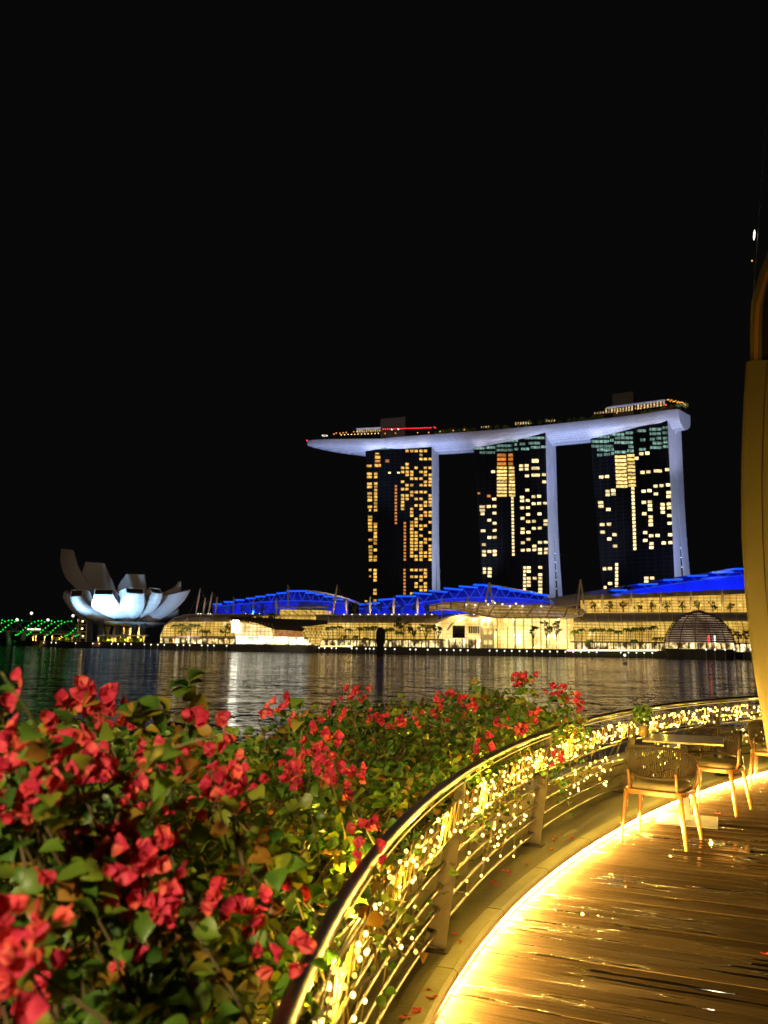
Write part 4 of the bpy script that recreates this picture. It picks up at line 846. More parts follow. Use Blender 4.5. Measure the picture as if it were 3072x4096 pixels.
def broadleaf(px, yt, yb, wpx, dy, lab, grp, trunk=True, n=260, m_='foliage_far', crownfrac=.55, s=.75):
    Y = sh(px) + dy; X, _ = XY(px, Y); zt = at(px, yt, Y)[2]; zb = max(PZ, at(px, yb, Y)[2]); R = wpx / F * Y / 2; t = thing('broadleaf_tree', lab, 'tree', (X, Y, zb), grp)
    h = zt - zb; b = MB(); zc = zb + h * (1 - crownfrac / 2)
    for k in range(11):
        o = np.array([random.uniform(-.8, .8) * R, random.uniform(-.8, .8) * R, random.uniform(-.4, .42) * h * crownfrac]); leafcloud(b, np.array([X, Y, zc]) + o, R * random.uniform(.25, .42), R * .4, h * crownfrac * random.uniform(.09, .18), n // 10, s * .8)
    b.build('crown', M[m_], t)
    b = MB(); b.tube([(X, Y, zb), (X, Y, zb + h * .4)], [.45, .32], 6)
    for k in range(5):
        a = 2 * math.pi * k / 5; b.tube([(X, Y, zb + h * .35), (X + R * .3 * math.cos(a), Y + R * .3 * math.sin(a), zb + h * .6), (X + R * .6 * math.cos(a), Y + R * .6 * math.sin(a), zc + h * .05)], [.28, .18, .08], 5)
    b.build('trunk', M['trunk'], t)
for px, yt in ((698, 2495), (724, 2492), (741, 2506), (761, 2493), (787, 2494), (808, 2515), (825, 2517)): palm(px, yt, 2548, 28, 'green palm before left glass hall beside lotus museum', 'palms before the left hall', 1.15)
palm(722, 2518, 2548, 24, 'low spreading palm among the taller palms of left hall', None)
for px, yt in ((1310, 2504), (1331, 2502), (1357, 2499), (1394, 2509), (1437, 2505), (1464, 2502), (1479, 2504), (1495, 2500), (1522, 2506), (1549, 2509), (1566, 2508), (1594, 2522)): palm(px, yt, 2582, 22, 'slim palm in the row before the middle gallery', 'palms before the middle gallery', 1.05)
for px, yt in ((1377, 2537), (1425, 2538), (1464, 2546)): palm(px, yt, 2582, 18, 'short palm under the row before the middle gallery', 'short palms before the middle gallery', 1.)
for px, yt in ((2300, 2518), (2327, 2510), (2371, 2512), (2386, 2510), (2412, 2511), (2445, 2512), (2474, 2518), (2507, 2509), (2524, 2512), (2542, 2506), (2561, 2508), (2569, 2505), (2597, 2504), (2619, 2500)): palm(px, yt, 2592, 22, 'slim palm in the row before the right gallery', 'palms before the right gallery', 1.05)
for px, yt in ((2358, 2556), (2537, 2554), (2626, 2545), (2648, 2544), (2917, 2511)): palm(px, yt, 2592, 18, 'short palm before the right gallery', 'short palms before the right gallery', 1.)
broadleaf(1612, 2462, 2584, 78, 20, 'tallest dark tree before the middle gallery', None, n=420); broadleaf(1655, 2490, 2584, 50, 18, 'dark tree just right of the tallest one', None, n=260)
broadleaf(1703, 2496, 2584, 62, 20, 'flat crowned olive tree left of the arched entrance', None, n=300, m_='palm', crownfrac=.4); broadleaf(1752, 2499, 2584, 56, 20, 'flat crowned tree before the arched entrance', None, n=300, crownfrac=.4)
broadleaf(2133, 2503, 2588, 48, 16, 'small dark tree before drum hall on its left', None, n=220, crownfrac=.4); broadleaf(2187, 2478, 2592, 50, 14, 'left half of the dark tree pair before drum hall', None, n=280, crownfrac=.5); broadleaf(2226, 2476, 2592, 46, 14, 'tall dark tree before the bright corner of drum hall', None, n=280, crownfrac=.5)
broadleaf(899, 2492, 2552, 44, 26, 'dark round tree left of the crystal pavilion', None, n=260, crownfrac=.75); broadleaf(2985, 2522, 2580, 40, 20, 'dark tree beside the curved pillar', None, n=200, crownfrac=.7); broadleaf(2955, 2526, 2580, 36, 22, 'dark flat tree right of the floating dome', None, n=180, crownfrac=.4)
for k, px in enumerate((990, 1015, 1042, 1066, 1090)): broadleaf(px, 2452 + (k % 2) * 4, 2492, 44, 34, 'green terrace tree above the crystal pavilion roof', 'terrace trees above the pavilion', n=200, m_='foliage_far', crownfrac=.95)
broadleaf(1120, 2471, 2497, 26, 34, 'small round terrace tree before the link hall', None, n=140, crownfrac=.95)
for px in (905, 968, 1006, 1052): broadleaf(px, 2422, 2452, 30, 86, 'dark tree against the left blue roof', 'trees against the left blue roof', n=120, crownfrac=.8)
for px in (1418, 1463, 1515, 1561, 1607, 1653, 1702, 1742): broadleaf(px, 2412, 2455, 26, 84, 'dark tree against the middle blue roof', 'trees against the middle blue roof', n=120, crownfrac=.8)
for px in (2383, 2441, 2498, 2560, 2612, 2675, 2736, 2801, 2858, 2928): broadleaf(px, 2404, 2448, 34, 66, 'small layered tree silhouetted against the upper hall', 'trees before the upper hall', n=90, crownfrac=.75, s=.9)
# ------------------------------------------------------------------ promenade lamps
def wlamp(px, dz=2.5, lab='', grp='', dy=-.6, r=.45):
    Y = sh(px) + dy; X, _ = XY(px, Y); t = thing('promenade_lamp', lab, 'lamp', (X, Y, 0), grp)
    MB().tube([(X, Y, 0), (X, Y, dz - r)], .1, 4).build('post', M['steelfar'], t); MB().ball((X, Y, dz), r, 8, 5).build('lamp_globe', M['bulbwhite'], t)
L1 = [174, 205, 223, 302, 371, 396, 446, 472, 498, 524, 578, 604, 631, 657, 709, 734, 759, 807, 831, 856, 907]
L2 = [1277, 1299, 1327, 1345, 1407, 1427, 1463, 1479, 1495, 1542, 1579, 1641, 1663, 1711, 1762, 1787, 1815, 1842, 1871]
L3 = [1958, 1987, 2018, 2047, 2078, 2107, 2138, 2168, 2199, 2229, 2261, 2292, 2323, 2355, 2386, 2419]
L4 = [2292 + 0, 2482, 2513, 2545, 2576, 2608]
for px in L1: wlamp(px, 3.4, 'round white lamp on the left quay edge', 'white lamps on the left quay')
for px in L2: wlamp(px, 3.2, 'round white lamp on the middle quay edge', 'white lamps on the middle quay')
for px in L3[:-1]: wlamp(px, 3.2, 'round white lamp on the quay before drum hall and right gallery', 'white lamps on the right quay')
for px in L4[1:]: wlamp(px, 3.2, 'round white lamp on the quay before drum hall and right gallery', 'white lamps on the right quay')
for px in (2824, 2860, 2900, 2937, 2974, 3003): 
    p = at(px, 2598, 470); t = thing('jetty_lamp', 'white lamp on a tall post beside the floating dome', 'lamp', (p[0], 470, 0), 'lamps on the dome jetty')
    MB().tube([(p[0], 470, 0), (p[0], 470, p[2] - .4)], .12, 4).build('post', M['steelfar'], t); MB().ball(p, .5, 8, 5).build('lamp_globe', M['bulbwhite'], t)
X0, X1 = XY(2660, 474)[0], XY(3030, 474)[0]
jt = thing('jetty', 'low jetty with lit edge running past the floating dome', 'jetty', ((X0 + X1) / 2, 474, 0))
MB().box(((X0 + X1) / 2 + 21, 474, 2.1), (X1 - X0 - 45, 2.5, .4)).build('deck', M['land'], jt)
for k in range(6): MB().tube([(X0 + 44 + k * 2.4, 474, -1), (X0 + 44 + k * 2.4, 474, 2)], .25, 5).build('pile', M['dark'], jt)
# lit quay band (lower steps) near the palms
for x0_, x1_, y, lb in ((1283, 1410, 2584, 'gold lit lower terrace edge left of the dark statue'), (2268, 2628, 2600, 'gold lit lower terrace edge before the right gallery')):
    Y = sh((x0_ + x1_) / 2) + 6; a, c_ = at(x0_, y, sh(x0_) + 5), at(x1_, y, sh(x1_) + 5); t = thing('terrace_edge', lb, 'terrace', ((a[0] + c_[0]) / 2, Y, PZ))
    MB().hexa([(a[0], a[1], PZ), (c_[0], c_[1], PZ), (c_[0], c_[1] + 8, PZ), (a[0], a[1] + 8, PZ)], [a, c_, c_ + [0, 8, 0], a + [0, 8, 0]]).build('step', M['land'], t)
    MB().tube([a - [0, .3, .2], c_ - [0, .3, .2]], .3, 4).build('led_edge', M['bulbwarm'], t)
# statue standing in the water
Ys = 470.; sx, _ = XY(1520, Ys); zs_ = at(1520, 2509, Ys)[2]
sta = thing('statue', 'tall unlit statue seen from behind as a black silhouette', 'statue', (sx, Ys, 0))
prof = [(1.9, -.5), (2., 1), (1.75, 3), (1.85, 5), (2.1, 7), (2.35, 9), (2.45, 11), (2.4, 12.6), (2.05, 14), (1.3, 15), (.5, 15.5), (.02, 15.6)]; sc = zs_ / 15.6
P = []
for k in range(20):
    w = 2 * math.pi * k / 20; P.append([(sx + r * (1 + (.1 * math.sin(z * 3.1) if math.cos(w) > .5 else 0)) * math.cos(w) * 1.05 + .25 * (z / 15.6), Ys + r * .9 * math.sin(w), z * sc) for r, z in prof])
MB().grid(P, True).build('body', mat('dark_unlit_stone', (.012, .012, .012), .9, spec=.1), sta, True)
b = MB()
for k in range(7): b.ball((sx + 2.5, Ys - .2, (13.2 - k * 1.05) * sc), .55, 6, 4)
for s in (-.7, .9): b.ball((sx + s, Ys, 15.1 * sc), .5, 6, 4, 1.3)
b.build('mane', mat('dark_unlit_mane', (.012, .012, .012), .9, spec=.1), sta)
# buoy
p = atz(2500, 2655, 0); bu = thing('buoy', 'small buoy with a white lamp floating right of centre', 'buoy', p)
MB().ball(p + [0, 0, .2], .9, 10, 6, .6).build('float', M['dark'], bu); MB().tube([p, p + [0, 0, 3.]], .12, 5).build('post', M['steelfar'], bu); MB().ball(p + [0, 0, 3.3], .5, 8, 5).build('lamp_globe', M['bulbwhite'], bu)
# roof edge lamps
def edge_lamps(xs, y, dy):
    for x in xs:
        p = at(x, y, sh(x) + dy); t = thing('roof_lamp', 'small white lamp on the ridge of a barrel roof', 'lamp', (p[0], p[1], p[2] - .8), 'lamps along the barrel roof ridges')
        MB().ball(p, .55, 6, 4, .6).build('globe', M['bulbwhite'], t); MB().box((p[0], p[1], p[2] - .6), (.5, .5, .5)).build('base', M['steelfar'], t)
edge_lamps((792, 803, 833, 842, 984, 1010, 1037), 2455, 54); edge_lamps((1376, 1408, 1440, 1473, 1505, 1538, 1567, 1596, 1630, 1664, 1700, 1727), 2457.5, 54)
# strollers on the quay
bpy.context.view_layer.update()
M['cloth'] = mat('dark_clothes', (.03, .03, .035), .8)
M['skin'] = mat('skin', (.35, .22, .15), .6)
def stroller(px, k):
    Y = sh(px) + 10; X, _ = XY(px, Y); t = thing('person', 'distant standing person in dark clothes on the quay', 'person', (X, Y, PZ), 'people on the far quay')
    bm = MB(); z = PZ
    prof = [(.001, .78), (.17, .8), (.16, 1.0), (.2, 1.35), (.16, 1.45), (.06, 1.5), (.06, 1.55), (.1, 1.62), (.1, 1.7), (.001, 1.77)]
    bm.lathe((X, Y, z), prof, 8)
    for s in (-.09, .09): bm.tube([(X + s, Y, z), (X + s * .9, Y, z + .45), (X + s, Y, z + .85)], [.05, .07, .09], 6)
    for s in (-1, 1): bm.tube([(X + s * .2, Y, z + 1.4), (X + s * .26, Y + .03, z + 1.1), (X + s * .24, Y - .05, z + .82)], [.055, .045, .035], 6)
    bm.build('body', M['cloth'], t)
for k, px in enumerate((1725, 1733, 1874, 1880, 1899, 1938, 1950, 2058, 2066)): stroller(px, k)
# ================================================================== terrace in the foreground
RC = [0.000301, -0.006711, 0.088694, -0.180355, -0.079753]; KC = [0.000277, -0.008662, 0.142147, -0.49725, 0.461455]
def Rx(y): return float(np.polyval(RC, min(y, 13))) + max(0, y - 13) * 1.3
def Kx(y):
    if y < 4: return Rx(y) + (np.polyval(KC, 4) - np.polyval(RC, 4)) * max(0, y) / 4
    return float(np.polyval(KC, min(y, 13))) + max(0, y - 13) * 1.35
def fr(fn, y):
    dx = (fn(y + .02) - fn(y - .02)) / .04; t = np.array([dx, 1, 0]); t /= np.linalg.norm(t); return np.array([fn(y), y, 0]), t, np.array([-t[1], t[0], 0])
def off(fn, y, o, z): p, t, n = fr(fn, y); p = p + n * o; p[2] = DK + z; return p
ys = np.concatenate([np.arange(-1.2, 13.6, .12), [14.5, 16, 18]])
# steel, stone, wood
M['steel'] = mat('brushed_steel', (.17, .15, .12), .36, 1, var=.06, vscale=6)
M['stone'] = mat('wet_granite_ledge', (.13, .105, .075), .4, var=.22, vscale=14, bump=.25, bscale=60)
M['kerbm'] = mat('pale_kerb_stone', (.3, .25, .18), .55, var=.12, vscale=8, bump=.2, bscale=40)
M['blade'] = mat('satin_steel_blade', (.13, .105, .06), .4, .5, var=.05, vscale=6)
M['panel'] = mat('satin_metal_panel', (.5, .45, .36), .3, .7, var=.1, vscale=3)
def wood():
    m = bpy.data.materials.new('wet_timber_deck'); m.use_nodes = True; t = m.node_tree; L = t.links; p = t.nodes['Principled BSDF']
    tc = t.nodes.new('ShaderNodeTexCoord'); g = t.nodes.new('ShaderNodeNewGeometry')
    def nz(scale, det=5, rot=22.5, rough=.6, loc=(0, 0, 0)):
        mp = t.nodes.new('ShaderNodeMapping'); mp.vector_type = 'TEXTURE'; mp.inputs['Rotation'].default_value = (0, 0, R_(-rot)); mp.inputs['Scale'].default_value = scale; mp.inputs['Location'].default_value = loc
        n = t.nodes.new('ShaderNodeTexNoise'); n.inputs['Scale'].default_value = 1; n.inputs['Detail'].default_value = det; n.inputs['Roughness'].default_value = rough
        L.new(g.outputs['Position'], mp.inputs[0]); L.new(mp.outputs[0], n.inputs['Vector']); return n
    grain = nz((.35, .012, .05), 6); blot = nz((.5, .12, .3), 4); pud = nz((.8, .048, 1), 2, loc=(3.3, .7, 0)); pud2 = nz((1.6, 1.1, 1), 2, loc=(1.2, 0, 0))
    r = t.nodes.new('ShaderNodeValToRGB'); e = r.color_ramp.elements; e[0].position = .3; e[1].position = .72; e[0].color = (.02, .014, .008, 1); e[1].color = (.05, .034, .019, 1)
    L.new(grain.outputs[0], r.inputs[0])
    isl = t.nodes.new('ShaderNodeMapRange'); isl.inputs[3].default_value = .7; isl.inputs[4].default_value = 1.2; L.new(g.outputs['Random Per Island'], isl.inputs[0])
    mx = t.nodes.new('ShaderNodeMix'); mx.data_type = 'RGBA'; mx.blend_type = 'MULTIPLY'; mx.inputs[0].default_value = 1; L.new(r.outputs[0], mx.inputs[6]); L.new(isl.outputs[0], mx.inputs[7])
    # puddles: smooth, slightly darker wood
    ad = t.nodes.new('ShaderNodeMath'); ad.operation = 'MULTIPLY'; L.new(pud.outputs[0], ad.inputs[0]); L.new(pud2.outputs[0], ad.inputs[1])
    pm = t.nodes.new('ShaderNodeMapRange'); pm.inputs[1].default_value = .342; pm.inputs[2].default_value = .36; L.new(ad.outputs[0], pm.inputs[0])
    dk = t.nodes.new('ShaderNodeMix'); dk.data_type = 'RGBA'; L.new(pm.outputs[0], dk.inputs[0]); L.new(mx.outputs[2], dk.inputs[6]); dk.inputs[7].default_value = (.007, .005, .003, 1)
    L.new(dk.outputs[2], p.inputs['Base Color'])
    rr = t.nodes.new('ShaderNodeMapRange'); rr.inputs[1].default_value = .3; rr.inputs[2].default_value = .7; rr.inputs[3].default_value = .75; rr.inputs[4].default_value = .48; L.new(blot.outputs[0], rr.inputs[0])
    r2 = t.nodes.new('ShaderNodeMix'); r2.data_type = 'FLOAT'; L.new(pm.outputs[0], r2.inputs[0]); L.new(rr.outputs[0], r2.inputs[2]); r2.inputs[3].default_value = .04; p.inputs['Specular IOR Level'].default_value = .22
    L.new(r2.outputs[0], p.inputs['Roughness'])
    iv = t.nodes.new('ShaderNodeMath'); iv.operation = 'SUBTRACT'; iv.inputs[0].default_value = 1; L.new(pm.outputs[0], iv.inputs[1])
    b = t.nodes.new('ShaderNodeBump'); b.inputs['Distance'].default_value = .004; L.new(iv.outputs[0], b.inputs['Strength']); L.new(grain.outputs[0], b.inputs['Height']); L.new(b.outputs[0], p.inputs['Normal'])
    df = t.nodes.new('ShaderNodeBsdfDiffuse'); L.new(dk.outputs[2], df.inputs[0]); L.new(b.outputs[0], df.inputs['Normal']); ms = t.nodes.new('ShaderNodeMixShader')
    mf = t.nodes.new('ShaderNodeMapRange'); mf.inputs[1].default_value = .42; mf.inputs[2].default_value = .66; mf.inputs[3].default_value = .005; mf.inputs[4].default_value = .04; L.new(blot.outputs[0], mf.inputs[0]); mz = t.nodes.new('ShaderNodeMath'); mz.operation = 'MAXIMUM'; L.new(mf.outputs[0], mz.inputs[0]); L.new(pm.outputs[0], mz.inputs[1]); L.new(mz.outputs[0], ms.inputs[0])
    L.new(df.outputs[0], ms.inputs[1]); L.new(p.outputs[0], ms.inputs[2]); L.new(ms.outputs[0], t.nodes['Material Output'].inputs[0])
    return m
M['wood'] = wood()
# boards, each starting under the ledge
bd = np.array([.924, -.383]); bp = np.array([.383, .924]); b = MB(); BW = .118
for k in range(-40, 150):
    c0 = bp * (k * BW)
    # walk along the board until it reaches the kerb line
    s = -12.; st = None
    while s < 14:
        q = c0 + bd * s
        if q[1] < 17 and q[0] > Kx(q[1]): st = s; break
        s += .03
    if st is None: continue
    st -= .22; en = st + 10.5; h = bp * (BW / 2 - .004); dz = random.uniform(-.0012, .0012)
    s0 = st
    while s0 < en:
        s1 = min(en, s0 + random.uniform(2.4, 3.6)); a_, c_ = c0 + bd * s0, c0 + bd * (s1 - .004)
        q4 = [a_ - h, c_ - h, c_ + h, a_ + h]
        b.hexa([(x, y, DK - .03) for x, y in q4], [(x, y, DK + dz) for x, y in q4]); s0 = s1
tag(b.build('deck', M['wood'], bevel=.0022), kind='structure')
tag(MB().poly([(-2, -6, DK - .05), (26, -6, DK - .05), (26, 18, DK - .05), (-2, 18, DK - .05)]).build('deck_substructure', M['roofdark']), kind='structure')
# kerb with hidden strip light, ledge, low parapet
G0, G1 = [], []
for y in ys:
    G0.append([off(Kx, y, .0, -.04), off(Kx, y, .0, .01), off(Kx, y, .016, .012), off(Kx, y, .016, .046), off(Kx, y, -.02, .048), off(Kx, y, -.024, .088), off(Kx, y, -.004, .098), off(Kx, y, .075, .098), off(Kx, y, .08, .092)])
    w0 = .08
    a_ = off(Kx, y, .08, .092); o1 = off(Rx, y, .42, .085); o2 = off(Rx, y, .42, .34); o3 = off(Rx, y, .425, .35); o4 = off(Rx, y, .62, .35); o5 = off(Rx, y, .625, .34); o6 = off(Rx, y, .63, -1.2)
    G1.append((a_, o1, o2, o3, o4, o5, o6))
tag(MB().grid(G0).build('kerb', M['kerbm']), kind='structure')
b = MB()
for y in np.arange(.6, 13, .93):
    t_ = fr(Kx, y)[1] * .004; b.prism([off(Kx, y, -.0255, .05), off(Kx, y, -.0255, .088), off(Kx, y, -.005, .0995), off(Kx, y, .078, .0995), off(Kx, y, .078, .09), off(Kx, y, 0, .05)], t_)
tag(b.build('kerb_joint', M['roofdark']), kind='structure')
tag(MB().grid([[r[0], r[1]] for r in G1]).build('ledge', M['stone']), kind='structure')
pw = thing('parapet', 'low satin metal parapet wall curving outside the steel railing', 'parapet', (0, 5, DK))
MB().grid([list(r[1:]) for r in G1]).build('wall', M['panel'], pw)
b = MB()
for y in np.arange(.4, 13, 1.15):
    p0, p1 = off(Rx, y, .4175, .095), off(Rx, y, .4175, .34); t_ = fr(Rx, y)[1]; b.hexa([p0, p0 + t_ * .008, p0 + t_ * .008 + [-.002, 0, 0], p0 + [-.002, 0, 0]], [p1, p1 + t_ * .008, p1 + t_ * .008 + [-.002, 0, 0], p1 + [-.002, 0, 0]])
b.build('panel_joint', M['roofdark'], pw)
b = MB()
b.grid([[off(Rx, y, .64, .12), off(Rx, y, 2.9, .12), off(Rx, y, 2.95, .1), off(Rx, y, 2.95, -4.5)] for y in ys if y < 8.8])
tag(b.build('planter_bed', mat('planter_soil', (.03, .02, .012), .95, var=.4, vscale=5, bump=.6, bscale=12)), kind='structure')
tag(MB().grid([[off(Rx, y, .63, -1.2), off(Rx, y, .63, -4.6)] for y in ys]).build('quay_wall', M['dark']), kind='structure')
tag(MB().grid([[off(Kx, y, .006, .018), off(Kx, y, .012, .044)] for y in ys]).build('led_strip', emis('warm_led_strip', (1, .58, .12), 4600)), 'glowing warm strip light set along the foot of kerb', 'strip light')
# ------------------------------------------------------------------ railing
def lean(z): return .12 * (1 - (z - .09) / .88)
rail = thing('railing', 'curved steel railing with round handrail and thin bars', 'railing', (Rx(5), 5, DK + .09))
yr = np.arange(-.8, 14.5, .12)
MB().tube([off(Rx, y, 0, .975) for y in yr], .0225, 12).build('handrail', M['steel'], rail, True)
M['railglow'] = emis('rail_light_line', (1, .6, .1), 1.4)
MB().tube([off(Rx, y, -.012, .936) for y in yr if 2.2 < y], .0024, 5).build('light_line', M['railglow'], rail)
for z in (.18, .295, .41, .525, .64, .745):
    MB().tube([off(Rx, y, lean(z) + .03, z) for y in yr], .0115, 8).build('bar', M['steel'], rail, True)
PY = (1.72, 4.55, 6.85, 9.33, 11.42, 13.4)
for y in PY:
    p, t_, n_ = fr(Rx, y); b = MB(); A_, B_ = [], []
    prof = [(.09, .0, .125), (.3, .0, .1), (.6, .0, .08), (.85, .0, .066), (.94, .008, .05)]
    for z, i0, w in prof: A_.append(off(Rx, y, lean(z) + i0 - .035, z)); B_.append(off(Rx, y, lean(z) + i0 - .035 + w, z))
    pts_ = A_ + B_[::-1]; b.prism([q - t_ * .007 for q in pts_], t_ * .014); b.build('post', M['blade'], rail, bevel=.002)
    q = off(Rx, y, .16, .095); b = MB(); b.box(tuple(q), (.2, .11, .012), math.atan2(n_[1], n_[0])); b.build('base_plate', M['steel'], rail)
# ------------------------------------------------------------------ strings of little lights wound along each railing bay
M['bulb'] = emis('fairy_bulb', (1, .72, .2), 4.5, sample=False); M['bulb2'] = emis('dim_fairy_bulb', (1, .62, .1), 3., sample=False)
M['wire'] = mat('clear_gold_wire', (.4, .26, .08), .4, .1)
LAB = ('string of warm lights on the nearest railing bay', 'string of warm lights on the railing bay with hanging strands', 'string of warm lights between second and third visible posts', 'string of warm lights behind the near cafe table', 'string of warm lights on the farthest railing bay')
LAB2 = ('light strands hanging over the bars of the nearest railing bay', 'light strands drooping over the bars between the first two whole posts', 'light strands drooping over the bars left of the nearest chair', 'light strands drooping below the net behind the near table', 'light strands drooping over the farthest railing bay')
rg_ = random.Random(3)
for bi in range(5):
    y0, y1 = PY[bi] + .03, PY[bi + 1] - .03; t = thing('string_lights', LAB[bi], 'string lights', (Rx(y0), y0, DK + .7), 'fairy lights wound round the railing')
    w = MB(); n = int((y1 - y0) * (26 if bi > 0 else 22)); zz = []
    for z in (.70, .865): w.tube([off(Rx, y, lean(z) - .03 + .01 * math.sin(y * 9 + z), z + .008 * math.sin(y * 7)) for y in np.linspace(y0, y1, 24)], .0032, 4)
    for k in range(n):
        y = y0 + (y1 - y0) * k / n; z = .70 if k % 2 else .865; zz.append(off(Rx, y + rg_.uniform(-.008, .008), lean(z) - .03 + rg_.uniform(-.006, .006), z + rg_.uniform(-.012, .012)))
    w.tube(zz, .0019, 4)
    bl = []
    nb = (80, 97, 97, 97, 97)[bi]
    for k in range(nb):
        y = y0 + (y1 - y0) * (k + rg_.uniform(-.8, .8)) / nb; z = .69 + .19 * rg_.random(); bl.append(off(Rx, y, lean(z) - .035 + rg_.uniform(-.02, .03), z))
    def bulbs(lst, par):
        for q in lst[:99]: MB().ball(q, rg_.uniform(.0066, .0108) * (.85, .98, 1.2, 1.45, 1.55)[bi], 8, 5, 1.15).build('bulb', M['bulb' if rg_.random() < .62 else 'bulb2'], par, True)
    w.build('wire', M['wire'], t); bulbs(bl, t); bl = []; w = MB()
    t2 = thing('hanging_string_lights', LAB2[bi], 'string lights', (Rx(y0), y0, DK + .68), 'fairy light strands hanging over the railing bars')
    for s in range((4, 7, 7, 5, 4)[bi]):
        ya = rg_.uniform(y0 + .05, y1 - .7); P_ = []; m_ = 7; dp = rg_.uniform(.2, .48)
        for j in range(m_):
            y = ya + j * rg_.uniform(.07, .13); z = .69 - dp * math.sin(math.pi * j / (m_ - 1)) * rg_.uniform(.8, 1.1); P_.append(off(Rx, y, lean(z) - .02 + rg_.uniform(-.02, .02), z))
        w.tube(P_, .0014, 4)
        for j in range(1, m_ - 1): bl.append(P_[j] + np.array([0, 0, -.012]))
    w.build('wire', M['wire'], t2); bulbs(bl, t2)
    for k in range(3):
        y = y0 + (y1 - y0) * (k + .5) / 3; point(tuple(off(Rx, y, lean(.78) + (.1 if k == 1 else -.05), .8 if k == 1 else .78)), (17, 22, 22, 21, 20)[bi], (1, .66, .07), .012, 'fairy_light')
# ------------------------------------------------------------------ cafe furniture
M['chairwood'] = mat('orange_brown_frame', (.27, .12, .038), .42, var=.12, vscale=8)
M['rope'] = mat('brown_woven_rope', (.04, .025, .012), .75, var=.25, vscale=30)
M['cushion'] = mat('olive_beige_cushion', (.17, .13, .065), .9, var=.08, vscale=20, bump=.3, bscale=220)
M['tabletop'] = mat('satin_table_top', (.62, .47, .2), .34, 0, var=.06, vscale=5)
def make_chair(lab):
    t = thing('cafe_chair', lab, 'chair', (0, 0, 0), 'woven cafe chairs on the deck')
    b = MB(); rr_ = []
    for k in range(40):
        w = 2 * math.pi * k / 40; cx_, cy_ = math.cos(w), math.sin(w); f = (abs(cx_) ** 5 + abs(cy_) ** 5) ** (-1 / 5); rr_.append((.262 * cx_ * f, .25 * cy_ * f))
    b.prism([(x, y, .405) for x, y in rr_], (0, 0, .042)); b.build('seat_frame', M['chairwood'], t, bevel=.008)
    b = MB(); G = []
    for r, z in ((.001, .508), (.6, .507), (.85, .5), (.95, .485), (.97, .465), (.93, .449), (.5, .448)):
        G.append([(x * r * .93, y * r * .93 + .005, z) for x, y in rr_] + [(rr_[0][0] * r * .93, rr_[0][1] * r * .93 + .005, z)])
    b.grid(G[::-1]); b.build('cushion', M['cushion'], t, True)
    for sx_ in (-1, 1):
        for sy_ in (-1, 1): MB().tube([(sx_ * .225, sy_ * .212, .43), (sx_ * .25, sy_ * .24, .2), (sx_ * .272, sy_ * .265, .0)], [.024, .02, .0125], 10).build('leg', M['chairwood'], t, True)
    # U shaped rims, woven ropes
    def U(k, low):   # k 0..1 around the back
        a_ = math.pi * (1.06 * k - .03); x = -.292 * math.cos(a_) * (1 if not low else .93); y = .1 - (.36 if not low else .33) * max(-.1, math.sin(a_)) ** 1
        if not low: z = .66 + .155 * max(0, math.sin(a_)) ** .55
        else: z = .565 - .02 * math.sin(a_)
        return np.array([x, y, z])
    up = [U(k / 30, 0) for k in range(31)]; lo = [U(k / 30, 1) for k in range(31)]
    MB().tube(up, .014, 8).build('upper_rim', M['rope'], t, True); MB().tube(lo, .013, 8).build('lower_rim', M['rope'], t, True)
    b = MB()
    for k in range(58):
        q = (k + .5) / 58; A_, B_ = U(q, 0), U(q, 1); b.tube([A_, (A_ + B_) / 2 + (A_ - np.array([0, .1, A_[2]])) * .03, B_], .0052, 5)
    b.build('woven_back', M['rope'], t, True)
    for s in (-1, 1):
        MB().tube([(s * .245, .13, .43), (s * .285, .16, .5), (s * .295, .16, .6), (s * .292, .12, .655)], .013, 8).build('arm_post', M['chairwood'], t, True)
        MB().tube([(s * .2, -.21, .43), (s * .2, -.225, .6)], .012, 8).build('back_post', M['chairwood'], t, True)
    return t
ch = make_chair('nearest woven chair with its back to the camera, before the table')
def put(o, x, y, f, lab): o.location = (x, y, DK + .001); o.rotation_euler = (0, 0, math.atan2(-f[0], f[1])); o['label'] = lab
spots_ = [(2.45, 7.54, (.55, .83), 'nearest woven chair with its back to the camera, before the table'), (3.5, 8.98, (-.62, -.78), 'woven chair on the far side of the near table'), (4.75, 10.3, (.5, .86), 'farthest woven chair, cut off by the curved pillar')]
for i, (x, y, f, lab) in enumerate(spots_): put(ch if i == 0 else copy_tree(ch), x, y, f, lab)
M['baseplate'] = mat('dull_base_plate', (.01, .009, .007), .6, 0, var=.2, vscale=9)
def make_table(lab):
    t = thing('cafe_table', lab, 'table', (0, 0, 0), 'square cafe tables by the railing')
    MB().box((0, 0, .77), (.72, .72, .018)).build('table_top', M['tabletop'], t, bevel=.003)
    MB().box((0, 0, .39), (.07, .07, .74)).build('pedestal', M['baseplate'], t, bevel=.006)
    MB().box((0, 0, .753), (.4, .4, .012)).build('top_bracket', M['steelfar'], t)
    MB().box((0, 0, .012), (.55, .55, .014)).build('base_plate', M['baseplate'], t, bevel=.003); return t
tb = make_table('square table between two chairs with potted plant on it')
tb.location = (2.97, 8.36, DK + .001); tb.rotation_euler = (0, 0, R_(-22))
tb2 = copy_tree(tb); tb2.location = (5.3, 11.0, DK + .001); tb2.rotation_euler = (0, 0, R_(-35)); tb2['label'] = 'farther square table half hidden by the curved pillar'
M['potg'] = mat('lit_amber_glass_pot', (.5, .35, .12), .15, .1)
M['leafpot'] = mat('small_round_leaves', (.1, .19, .035), .5, var=.35, vscale=20)
